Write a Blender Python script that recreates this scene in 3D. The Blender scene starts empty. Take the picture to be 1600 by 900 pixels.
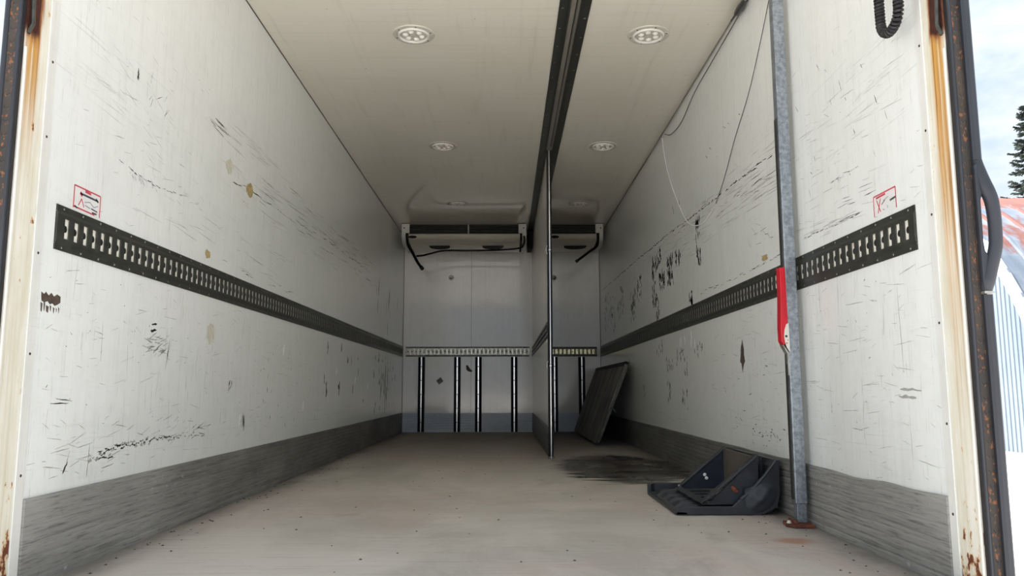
import bpy, math, random
from mathutils import Matrix, Vector
PI = math.pi
random.seed(7)
scene = bpy.context.scene
COL = scene.collection

# ------------------------------------------------------------------ camera
cd = bpy.data.cameras.new('camera')
cam = bpy.data.objects.new('camera', cd); COL.objects.link(cam)
cd.sensor_width = 36.0; cd.lens = 1219.3 * 36 / 1600; cd.clip_start = 0.02; cd.clip_end = 600
_r = Vector((0.99997, -0.0078, -0.0019)).normalized()
_w = Vector((0.0079, 0.9917, 0.1283)).normalized()
_u = _r.cross(_w).normalized()
_m = Matrix.Identity(4)
for i in range(3):
    _m[i][0] = _r[i]; _m[i][1] = _u[i]; _m[i][2] = -_w[i]
_m[0][3], _m[1][3], _m[2][3] = 0.0495, -2.0868, 0.5242
cam.matrix_world = _m
scene.camera = cam

# ------------------------------------------------------------------ exposure
vs = scene.view_settings
vs.view_transform = 'Standard'; vs.look = 'None'; vs.gamma = 1.0; vs.use_curve_mapping = False
vs.exposure = 0.72
scene.cycles.max_bounces = 20; scene.cycles.diffuse_bounces = 16; scene.cycles.glossy_bounces = 8

# ------------------------------------------------------------------ sky
world = bpy.data.worlds.new('sky'); scene.world = world; world.use_nodes = True
nt = world.node_tree; nt.nodes.clear()
tc = nt.nodes.new('ShaderNodeTexCoord')
mp = nt.nodes.new('ShaderNodeMapping'); mp.inputs['Scale'].default_value = (2.2, 2.2, 5.0)
ns = nt.nodes.new('ShaderNodeTexNoise'); ns.inputs['Scale'].default_value = 2.4; ns.inputs['Detail'].default_value = 7; ns.inputs['Roughness'].default_value = .58
rp = nt.nodes.new('ShaderNodeValToRGB')
rp.color_ramp.elements[0].position = .36; rp.color_ramp.elements[0].color = (.55, .70, .92, 1)
rp.color_ramp.elements[1].position = .58; rp.color_ramp.elements[1].color = (.90, .95, 1.0, 1)
bg = nt.nodes.new('ShaderNodeBackground'); bg.inputs['Strength'].default_value = 0.70
wo = nt.nodes.new('ShaderNodeOutputWorld')
nt.links.new(tc.outputs['Generated'], mp.inputs['Vector']); nt.links.new(mp.outputs['Vector'], ns.inputs['Vector'])
nt.links.new(ns.outputs['Fac'], rp.inputs['Fac']); nt.links.new(rp.outputs['Color'], bg.inputs['Color'])
nt.links.new(bg.outputs['Background'], wo.inputs['Surface'])

# ------------------------------------------------------------------ sun (veiled by thin cloud, from the left and ahead of the truck)
sd = bpy.data.lights.new('sun', 'SUN'); sd.energy = 9.5; sd.angle = math.radians(8); sd.color = (1.0, .988, .965)
sun = bpy.data.objects.new('sun', sd); COL.objects.link(sun)
sun.rotation_euler = Vector((-.45, .26, .95)).to_track_quat('Z', 'Y').to_euler()
sun.location = (-6, 4, 12)

# ------------------------------------------------------------------ sizes
XL, XR, L, H = -1.23, 1.23, 7.633, 2.428
GZ = -1.10

# ------------------------------------------------------------------ node helper
def hexc(r, g, b):
    f = lambda c: (c/255/12.92) if c/255 <= .04045 else ((c/255+.055)/1.055)**2.4
    return (f(r), f(g), f(b), 1)

class NM:
    """small wrapper to write procedural materials"""
    def __init__(s, name, rough=.5, metal=0.0, spec=.5):
        s.m = bpy.data.materials.new(name); s.m.use_nodes = True
        s.t = s.m.node_tree; s.b = s.t.nodes['Principled BSDF']
        s.b.inputs['Roughness'].default_value = rough; s.b.inputs['Metallic'].default_value = metal
        s.b.inputs['Specular IOR Level'].default_value = spec
        s.tc = s.t.nodes.new('ShaderNodeTexCoord'); s.P = s.tc.outputs['Object']
        sp = s.t.nodes.new('ShaderNodeSeparateXYZ'); s.t.links.new(s.P, sp.inputs[0])
        s.x, s.y, s.z = sp.outputs
    def put(s, sock, v):
        if hasattr(v, 'is_linked') or hasattr(v, 'links'): s.t.links.new(v, sock)
        else: sock.default_value = v
    def math(s, op, a, b=0.0, c=None, clamp=False):
        n = s.t.nodes.new('ShaderNodeMath'); n.operation = op; n.use_clamp = clamp
        s.put(n.inputs[0], a); s.put(n.inputs[1], b)
        if c is not None: s.put(n.inputs[2], c)
        return n.outputs[0]
    def vec(s, a, b, c):
        n = s.t.nodes.new('ShaderNodeCombineXYZ')
        for i, v in enumerate((a, b, c)): s.put(n.inputs[i], v)
        return n.outputs[0]
    def scl(s, sx, sy, sz, off=0):
        return s.vec(s.math('MULTIPLY_ADD', s.x, sx, off), s.math('MULTIPLY', s.y, sy), s.math('MULTIPLY', s.z, sz))
    def noise(s, v=None, scale=1.0, detail=3.0, rough=.55, dist=0.0):
        n = s.t.nodes.new('ShaderNodeTexNoise')
        s.put(n.inputs['Vector'], v if v is not None else s.P)
        n.inputs['Scale'].default_value = scale; n.inputs['Detail'].default_value = detail
        n.inputs['Roughness'].default_value = rough; n.inputs['Distortion'].default_value = dist
        return n.outputs['Fac']
    def voro(s, v=None, scale=1.0, feature='F1'):
        n = s.t.nodes.new('ShaderNodeTexVoronoi'); n.feature = feature
        s.put(n.inputs['Vector'], v if v is not None else s.P); n.inputs['Scale'].default_value = scale
        return n.outputs['Distance']
    def step(s, v, lo, hi, a=0.0, b=1.0):
        n = s.t.nodes.new('ShaderNodeMapRange'); n.interpolation_type = 'SMOOTHSTEP'
        s.put(n.inputs[0], v)
        for i, q in enumerate((lo, hi, a, b)): s.put(n.inputs[i+1], q)
        return n.outputs[0]
    def band(s, v, a0, a1, b1, b0):
        return s.math('MULTIPLY', s.step(v, a0, a1), s.step(v, b1, b0, 1.0, 0.0))
    def mul(s, *a):
        o = a[0]
        for q in a[1:]: o = s.math('MULTIPLY', o, q)
        return o
    def mix(s, f, a, b):
        n = s.t.nodes.new('ShaderNodeMix'); n.data_type = 'RGBA'
        s.put(n.inputs['Factor'], f); s.put(n.inputs['A'], a); s.put(n.inputs['B'], b)
        return n.outputs['Result']
    def color(s, c): s.put(s.b.inputs['Base Color'], c)
    def rough(s, r): s.put(s.b.inputs['Roughness'], r)
    def bump(s, h, strength=.3, dist=.002):
        n = s.t.nodes.new('ShaderNodeBump'); n.inputs['Strength'].default_value = strength; n.inputs['Distance'].default_value = dist
        s.put(n.inputs['Height'], h); s.t.links.new(n.outputs['Normal'], s.b.inputs['Normal'])

def simple(name, c, rough=.5, metal=0.0, var=.18, scale=14, spec=.5, bump=0.0, stretch=(1, 1, 1)):
    m = NM(name, rough, metal, spec)
    n = m.noise(m.scl(*stretch), scale, 4)
    d = tuple(q*(1-var) for q in c[:3]) + (1,); e = tuple(min(1, q*(1+var)) for q in c[:3]) + (1,)
    m.color(m.mix(m.step(n, .3, .7), d, e))
    m.rough(m.step(n, .2, .8, max(.02, rough-.08), min(1, rough+.08)))
    if bump: m.bump(n, bump, .002)
    return m.m

def wall_material(name, u, c_hi, c_lo, scratch=1.0, rough=.24, bands=((1.22, 1.34, 1.58, 1.78),), spec=.5, bumps=.05):
    m = NM(name, rough, 0.0, spec)
    U = getattr(m, u); Z = m.z
    low = m.noise(m.vec(m.math('MULTIPLY', U, .9), 0.0, m.math('MULTIPLY', Z, 1.3)), 1.0, 4, .6)
    col = m.mix(m.step(low, .2, .8), c_lo, c_hi)
    # faint upright grain of the lining
    gr = m.noise(m.vec(m.math('MULTIPLY', U, 46.0), 1.3, m.math('MULTIPLY', Z, 1.1)), 1.0, 5, .6)
    col = m.mix(m.mul(m.step(gr, .42, .80), .17), col, (c_lo[0]*.72, c_lo[1]*.72, c_lo[2]*.70, 1))
    gh = m.noise(m.vec(m.math('MULTIPLY', U, 5.0), 4.7, m.math('MULTIPLY', Z, 120.0)), 1.0, 5, .65)
    col = m.mix(m.mul(m.step(gh, .58, .8), .18), col, (c_lo[0]*.6, c_lo[1]*.6, c_lo[2]*.58, 1))
    # pale scuffed blotches
    bl = m.noise(m.vec(m.math('MULTIPLY', U, 7.0), 9.1, m.math('MULTIPLY', Z, 9.0)), 1.0, 6, .7)
    col = m.mix(m.mul(m.step(bl, .42, .80), .16), col, (c_lo[0]*.62, c_lo[1]*.62, c_lo[2]*.60, 1))
    # long rubbing scratches left by cargo
    if scratch:
        patch = m.step(m.noise(m.vec(m.math('MULTIPLY', U, .8), 3.3, m.math('MULTIPLY', Z, 2.6)), 1.0, 3, .6), .42, .66)
        tot = None
        for (a0, a1, b1, b0) in bands:
            q = m.band(Z, a0, a1, b1, b0)
            tot = q if tot is None else m.math('MAXIMUM', tot, q)
        tilt = m.math('MULTIPLY_ADD', U, .018, Z)
        s1 = m.noise(m.vec(m.math('MULTIPLY', U, 1.7), 0.0, m.math('MULTIPLY', tilt, 95.0)), 1.0, 5, .7)
        k = m.mul(m.step(s1, .57, .70), tot, m.math('MULTIPLY_ADD', patch, .8, .25), .62*scratch)
        col = m.mix(k, col, (.17, .165, .16, 1))
        s2 = m.noise(m.vec(m.math('MULTIPLY', U, 2.6), 5.0, m.math('MULTIPLY', tilt, 60.0)), 1.0, 6, .75)
        k2 = m.mul(m.step(s2, .64, .72), patch, .55*scratch)
        col = m.mix(k2, col, (.16, .155, .15, 1))
        f1 = m.noise(m.vec(m.math('MULTIPLY', U, 16.0), 7.0, m.math('MULTIPLY', tilt, 210.0)), 1.0, 5, .7)
        col = m.mix(m.mul(m.step(f1, .58, .70), m.math('MULTIPLY_ADD', patch, .5, .15), .4*scratch), col, (.30, .295, .285, 1))
        f2 = m.noise(m.vec(m.math('MULTIPLY', U, 150.0), 2.5, m.math('MULTIPLY', Z, 9.0)), 1.0, 4, .65)
        col = m.mix(m.mul(m.step(f2, .58, .70), .30*scratch), col, (.36, .355, .34, 1))
        # specks and nicks
        sp = m.noise(m.vec(m.math('MULTIPLY', U, 30.0), 2.0, m.math('MULTIPLY', Z, 24.0)), 1.0, 5, .62)
        k3 = m.mul(m.step(sp, .70, .76), .6*scratch)
        col = m.mix(k3, col, (.13, .125, .12, 1))
    m.color(col)
    m.rough(m.step(bl, .3, .75, rough-.02, rough+.03))
    m.bump(m.math('MULTIPLY_ADD', gr, .6, m.math('MULTIPLY', low, 2.0)), bumps, .002)
    return m.m

M = {}
M['wall_side'] = wall_material('white_lining', 'y', hexc(243, 246, 244), hexc(236, 239, 236), .85, .19, ((1.24, 1.36, 1.60, 1.80), (.24, .3, .36, .44)))
M['wall_back'] = wall_material('white_back_lining', 'x', hexc(244, 242, 238), hexc(236, 234, 230), .12, .10, spec=.85, bumps=.01)
M['partition'] = wall_material('partition_face', 'y', hexc(238, 236, 230), hexc(228, 226, 220), .35, .22)

m = NM('ceiling_panel', .13)
n1 = m.noise(m.scl(.7, .5, 1), 1.0, 4, .6); n2 = m.noise(m.scl(26, 1.2, 1), 1.0, 5, .65); n3 = m.noise(m.scl(1.4, 46, 1), 1.0, 4, .6)
c = m.mix(m.step(n1, .3, .7), hexc(228, 222, 208), hexc(236, 231, 219))
c = m.mix(m.mul(m.step(n2, .52, .75), .14), c, hexc(160, 153, 138))
c = m.mix(m.mul(m.step(n3, .5, .8), .16), c, hexc(172, 166, 152))
c = m.mix(m.mul(m.step(m.noise(m.P, 30, 3, .5), .73, .78), .6), c, hexc(70, 65, 58))
m.color(c); m.rough(m.step(n2, .3, .8, .06, .09)); m.bump(m.math('ADD', n1, m.math('MULTIPLY', n3, .1)), .02, .002)
M['ceiling'] = m.m

# resin floor: greyish beige with pinkish patches, pale swirls, a wet oily patch and small rust stain
m = NM('resin_floor', .6)
n1 = m.noise(m.scl(.9, .6, 1), 1.0, 5, .62, .6); n2 = m.noise(m.scl(2.3, 1.2, 1, 4.0), 1.0, 6, .66, 1.2)
c = m.mix(m.step(n1, .36, .62), hexc(178, 173, 164), hexc(206, 199, 190))
c = m.mix(m.mul(m.step(m.noise(m.scl(1.3, .9, 1, 11.0), 1.0, 4, .6, .5), .48, .70), .5), c, hexc(192, 170, 160))
c = m.mix(m.mul(m.band(n2, .51, .55, .57, .62), .26), c, hexc(202, 197, 188))
c = m.mix(m.mul(m.step(n2, .60, .74), .45), c, hexc(140, 132, 122))
lines = m.noise(m.scl(2.0, 40, 1), 1.0, 5, .7)
c = m.mix(m.mul(m.step(lines, .52, .75), .45), c, hexc(138, 130, 120))
gritv = m.noise(m.P, 55, 4, .6)
c = m.mix(m.mul(m.step(gritv, .68, .74), .8), c, hexc(70, 63, 57))
c = m.mix(m.mul(m.step(m.noise(m.scl(1, 1, 1, 3.3), 70, 3, .5), .73, .76), .8), c, hexc(215, 210, 200))
# dirt trodden along the side walls
ax = m.math('ABSOLUTE', m.x)
c = m.mix(m.mul(m.step(m.math('MULTIPLY_ADD', m.noise(m.scl(5, 2, 1), 1, 5, .7), .28, ax), 1.20, 1.38), .62), c, hexc(74, 68, 62))
# darker brown further in, blended unevenly by noise
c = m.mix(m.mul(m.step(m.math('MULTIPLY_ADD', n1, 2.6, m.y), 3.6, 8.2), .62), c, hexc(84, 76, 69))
# wet patch with brush-like tongues
wx = m.math('MULTIPLY', m.math('SUBTRACT', m.x, .83), 2.15)
wy = m.math('MULTIPLY', m.math('SUBTRACT', m.y, 3.30), .98)
dd = m.math('SQRT', m.math('ADD', m.mul(wx, wx), m.mul(wy, wy)))
tng = m.noise(m.scl(3.2, 16, 1, 2.2), 1.0, 4, .6, .4)
wet = m.step(m.math('MULTIPLY_ADD', m.math('SUBTRACT', tng, .5), 1.25, dd), 1.0, .86)
deep = m.mul(wet, m.step(m.noise(m.scl(2.0, 7, 1, 7.5), 1.0, 4, .65), .46, .55))
c = m.mix(m.mul(wet, .80), c, hexc(66, 60, 52))
c = m.mix(m.mul(deep, .85), c, hexc(26, 23, 21))
# rust print on the floor beside the post
rx = m.math('MULTIPLY', m.math('SUBTRACT', m.x, 1.05), 14.0); ry = m.math('MULTIPLY', m.math('SUBTRACT', m.y, .70), 16.0)
rd = m.math('SQRT', m.math('ADD', m.mul(rx, rx), m.mul(ry, ry)))
c = m.mix(m.mul(m.step(m.math('MULTIPLY_ADD', m.noise(m.P, 24, 4, .7), 1.2, rd), 1.9, .9), .6), c, hexc(166, 98, 62))
m.color(c)
m.rough(m.math('SUBTRACT', m.step(n2, .3, .7, .52, .70), m.mul(wet, .34)))
m.bump(m.math('ADD', m.math('MULTIPLY', gritv, .5), lines), .25, .0018)
M['floor'] = m.m

def scuff_material(name, u, c_hi, c_lo, c_dk, pale, dk=1.0):
    m = NM(name, .5)
    U = getattr(m, u)
    a = m.noise(m.vec(m.math('MULTIPLY', U, 1.3), 0.0, m.math('MULTIPLY', m.z, 70.0)), 1.0, 6, .7)
    b = m.noise(m.vec(m.math('MULTIPLY', U, 1.1), 3.0, m.math('MULTIPLY', m.z, 3.0)), 1.0, 5, .65)
    c = m.mix(m.step(b, .35, .68), c_hi, c_lo)
    c = m.mix(m.mul(m.step(a, .50, .68), .62*dk), c, c_dk)
    c = m.mix(m.mul(m.step(m.noise(m.vec(m.math('MULTIPLY', U, 26.0), 0, m.math('MULTIPLY', m.z, 20.0)), 1.0, 5, .6), .62, .72), .4*dk), c, c_dk)
    a2 = m.noise(m.vec(m.math('MULTIPLY', U, 7.0), 1.0, m.math('MULTIPLY', m.z, 170.0)), 1.0, 5, .7)
    c = m.mix(m.mul(m.step(a2, .53, .64), .75*dk), c, c_dk)
    c = m.mix(m.mul(m.step(a2, .44, .30), .35), c, pale)
    w = m.noise(m.vec(m.math('MULTIPLY', U, 22.0), 6.0, m.math('MULTIPLY', m.z, 34.0)), 1.0, 4, .6)
    wz = m.step(m.noise(m.vec(m.math('MULTIPLY', U, 1.7), 8.0, m.math('MULTIPLY', m.z, 7.0)), 1.0, 3, .6), .55, .68)
    c = m.mix(m.mul(m.step(w, .58, .66), wz, .85), c, pale)
    if u == 'y':   # blended darker through the middle and far part of the box
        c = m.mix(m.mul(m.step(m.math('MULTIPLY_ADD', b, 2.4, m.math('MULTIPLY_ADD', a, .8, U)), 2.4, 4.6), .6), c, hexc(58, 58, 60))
    m.color(c); m.rough(m.step(b, .3, .7, .40, .58)); m.bump(a, .25, .0015)
    return m.m
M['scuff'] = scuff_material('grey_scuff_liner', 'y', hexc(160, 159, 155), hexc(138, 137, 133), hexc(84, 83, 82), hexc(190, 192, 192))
M['scuff_back'] = scuff_material('pale_scuff_liner', 'x', hexc(218, 226, 240), hexc(198, 206, 222), hexc(110, 116, 126), hexc(236, 238, 242), .35)

# painted steel jamb with rust
def jamb_material(name, side):
    m = NM(name, .45)
    big = m.noise(m.scl(20, 20, 5), 1.0, 6, .65)
    str_ = m.noise(m.vec(0.0, m.math('MULTIPLY', m.y, 80.0), m.math('MULTIPLY', m.z, 1.6)), 1.0, 4, .6)
    c = m.mix(m.step(big, .3, .7), hexc(222, 216, 196), hexc(236, 233, 222))
    c = m.mix(m.mul(m.step(str_, .48, .72), .45), c, hexc(196, 184, 150))
    # orange run-off below the rusted latch recess
    cy = -.066 if side < 0 else -.062
    lane = m.step(m.math('ABSOLUTE', m.math('SUBTRACT', m.y, cy)), .040, .018)
    lo = 1.05 if side < 0 else .30
    fall = m.step(m.z, lo, 1.46, 0.0, 1.0)
    k = m.mul(lane, fall, m.step(str_, .22, .50), .92)
    c = m.mix(k, c, hexc(206, 150, 58))
    c = m.mix(m.mul(k, m.step(str_, .5, .64), .8), c, hexc(140, 78, 24))
    # deep rust round the recess
    e = m.math('MULTIPLY_ADD', m.math('SUBTRACT', big, .5), .11, m.z)
    rl = m.math('ABSOLUTE', m.math('SUBTRACT', m.y, cy-.008))
    patch = m.mul(m.step(e, 1.465, 1.495), m.step(m.math('MULTIPLY_ADD', m.math('SUBTRACT', big, .5), .03, rl), .036, .026))
    halo = m.mul(m.step(e, 1.44, 1.50), m.step(m.math('MULTIPLY_ADD', m.math('SUBTRACT', big, .5), .05, rl), .046, .030))
    c = m.mix(m.mul(halo, .9), c, hexc(150, 84, 40))
    c = m.mix(patch, c, hexc(62, 26, 18))
    # blistered rust near the sill and scattered spots
    sp = m.noise(m.scl(30, 34, 20), 1.0, 5, .62)
    low = m.step(m.z, .34, .02)
    thr = m.math('MULTIPLY_ADD', low, -.21, .69)
    spot = m.step(m.math('SUBTRACT', sp, thr), 0.0, .035)
    ring = m.step(m.math('SUBTRACT', sp, thr), -.05, .01)
    c = m.mix(m.mul(ring, .7), c, hexc(206, 152, 78))
    c = m.mix(spot, c, hexc(104, 52, 26))
    m.color(c); m.rough(m.step(sp, .4, .8, .40, .75)); m.bump(m.math('ADD', sp, big), .25, .002)
    return m.m
M['jamb_left'] = jamb_material('rusty_white_steel_west', -1)
M['jamb_right'] = jamb_material('rusty_white_steel_east', 1)

# dark seal strip with rust flecks in a tread-like row
m = NM('rust_flecked_seal', .62)
f1 = m.noise(m.scl(90, 90, 60), 1.0, 4, .55); f2 = m.noise(m.scl(9, 9, 4), 1.0, 3, .6)
c = m.mix(m.step(f2, .3, .7), hexc(44, 40, 37), hexc(62, 54, 47))
c = m.mix(m.mul(m.step(f1, .58, .66), .75), c, hexc(136, 84, 46))
m.color(c); m.bump(f1, .4, .002)
M['seal_rust'] = m.m
M['rubber'] = simple('black_rubber', hexc(44, 47, 54), .48, 0, .22, 9, bump=.15, stretch=(1, 1, .2))
M['rubber_dark'] = simple('dark_gasket', hexc(32, 31, 32), .55, 0, .25, 12)
M['track_dark'] = simple('dark_galvanised', hexc(72, 73, 69), .42, .55, .22, 22, bump=.1)
M['track_lip'] = simple('worn_dark_steel', hexc(84, 84, 79), .40, .6, .25, 30)
M['track_black'] = simple('blackened_steel', hexc(34, 34, 33), .6, .3, .2, 30)  # near-black steel of the slot bosses, partition edge trim and grille back
M['cream_backing'] = simple('cream_backing', hexc(238, 235, 222), .5, 0, .03, 10)
M['zinc'] = simple('bright_zinc', hexc(176, 176, 168), .32, .7, .15, 26)
M['zinc_gold'] = simple('yellow_passivated_zinc', hexc(226, 222, 176), .3, .45, .14, 30)
M['alu'] = simple('brushed_aluminium', hexc(226, 226, 225), .2, .9, .04, 30, stretch=(6, 6, .3))
M['alu_dark'] = simple('dull_aluminium', hexc(104, 103, 100), .42, .75, .15, 18)
M['channel_grey'] = simple('dusty_channel', hexc(150, 144, 134), .5, .2, .12, 20, stretch=(4, .4, 1))
M['black_plastic'] = simple('black_plastic', hexc(18, 18, 19), .65, 0, .2, 16, spec=.2)
M['rivet'] = simple('rivet_steel', hexc(122, 121, 115), .4, .8, .2, 60)
M['white_paint'] = simple('white_paint', hexc(214, 211, 203), .38, 0, .05, 10)
M['unit_white'] = simple('aged_unit_white', hexc(206, 200, 184), .32, 0, .06, 6, stretch=(.4, 3, 3))
M['light_bezel'] = simple('light_bezel', hexc(205, 201, 190), .22, 0, .04, 14)
M['light_ring'] = simple('light_inner_ring', hexc(230, 227, 220), .16, 0, .03, 14)
M['light_plate'] = simple('light_plate', hexc(206, 201, 191), .25, 0, .04, 20)
M['screw_dark'] = simple('dark_screw', hexc(58, 55, 52), .5, .5, .2, 60)
M['red'] = simple('red_enamel', hexc(196, 22, 40), .34, 0, .12, 8)
M['sticker_white'] = simple('white_decal', hexc(228, 228, 226), .4, 0, .04, 30)
M['sticker_red'] = simple('red_print', hexc(196, 66, 84), .5, 0, .15, 60)
M['sticker_ink'] = simple('grey_print', hexc(74, 76, 84), .5, 0, .3, 80)
M['sticker_blue'] = simple('faded_print', hexc(150, 156, 172), .5, 0, .2, 80)
M['rust'] = simple('rusted_steel', hexc(112, 62, 46), .75, .1, .35, 40, bump=.3)
M['rust_dark'] = simple('deep_rust', hexc(66, 30, 22), .8, .1, .4, 50, bump=.3)
M['fender'] = simple('weathered_black_plastic', hexc(50, 53, 58), .42, 0, .25, 7, bump=.12)
M['bin'] = simple('black_bin_plastic', hexc(38, 42, 50), .38, 0, .25, 9)
M['bin_in'] = simple('navy_black_plastic', hexc(30, 36, 50), .5, 0, .3, 14)
M['bin_lit'] = simple('lit_bin_plastic', hexc(92, 86, 78), .6, 0, .35, 30, stretch=(6, 6, .5))  # beige painted in for the light on the bin's inner wall; base shares it
M['mark'] = simple('black_scuff', hexc(50, 49, 50), .7, 0, .35, 40)
M['mark_soft'] = simple('grey_scuff', hexc(168, 167, 163), .6, 0, .18, 40)
M['decal_grey'] = simple('grey_decal', hexc(120, 119, 116), .6, 0, .3, 120)
M['mark_brown'] = simple('brown_residue', hexc(84, 72, 62), .75, 0, .4, 60)
M['mark_tan'] = simple('tan_residue', hexc(178, 158, 112), .7, 0, .25, 70)
M['mark_cream'] = simple('cream_residue', hexc(206, 203, 188), .6, 0, .08, 40)
M['mark_pale'] = simple('white_chip', hexc(240, 240, 240), .5, 0, .04, 40)

# galvanised post with spangle
m = NM('galvanised_steel', .42, .72)
g = m.noise(m.P, 60, 4, .7); g2 = m.noise(m.scl(30, 30, 1.2), 1.0, 4, .6)
c = m.mix(m.step(g, .3, .7), hexc(124, 132, 140), hexc(168, 176, 184)); c = m.mix(m.mul(m.step(g2, .5, .75), .4), c, hexc(98, 104, 110))
m.color(c); m.rough(m.step(g, .3, .7, .36, .52)); M['galv'] = m.m

# leaning insulated panel: grey skin with streaks up the slope
m = NM('streaked_grey_skin', .6)
s1 = m.noise(m.scl(1, 11, 1.5), 1.0, 6, .7); s2 = m.noise(m.scl(1, 2, 4), 1.0, 4, .6)
c = m.mix(m.step(s1, .34, .66), hexc(70, 70, 69), hexc(160, 160, 157)); c = m.mix(m.mul(m.step(s2, .45, .7), .5), c, hexc(82, 82, 81))
m.color(c); m.bump(s1, .35, .003); M['panel_skin'] = m.m
M['panel_edge'] = simple('panel_edge', hexc(104, 103, 100), .6, 0, .2, 20)
M['panel_back'] = simple('panel_binding', hexc(40, 40, 40), .6, 0, .2, 20)

# outdoors
m = NM('pale_concrete_yard', .85)
n1 = m.noise(m.P, .35, 5, .6); n2 = m.noise(m.P, 9, 5, .7)
c = m.mix(m.step(n1, .3, .7), hexc(204, 198, 192), hexc(216, 211, 206)); c = m.mix(m.mul(m.step(n2, .5, .75), .4), c, hexc(160, 148, 140))
m.color(c); m.bump(n2, .4, .01); M['ground'] = m.m
m = NM('corrugated_white_steel', .45, 0)
n1 = m.noise(m.scl(1, 1, .4), 1.4, 4, .6)
m.color(m.mix(m.step(n1, .3, .7), hexc(116, 129, 142), hexc(132, 144, 155))); M['hut_wall'] = m.m
m = NM('rusting_galvanised_roof', .5, .15)
n1 = m.noise(m.scl(.9, .5, .5), 1.0, 6, .65); n2 = m.noise(m.scl(3, 1, 1), 1.0, 4, .6)
hi = m.step(m.z, 2.5, 5.6)
k = m.step(m.math('MULTIPLY_ADD', hi, .20, n1), .62, .70)
c = m.mix(m.step(n2, .3, .7), hexc(106, 116, 130), hexc(132, 140, 150)); c = m.mix(m.mul(k, .85), c, hexc(130, 74, 56))
m.color(c); M['hut_roof'] = m.m
M['hut_trim'] = simple('white_edge_trim', hexc(214, 220, 226), .5, 0, .05, 4)
M['concrete'] = simple('foundation_concrete', hexc(196, 186, 174), .85, 0, .1, 6, bump=.2)
M['bark'] = simple('bark', hexc(66, 54, 44), .9, 0, .3, 12)
M['needles'] = simple('spruce_needles', hexc(52, 62, 56), .8, 0, .35, 3)

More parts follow.
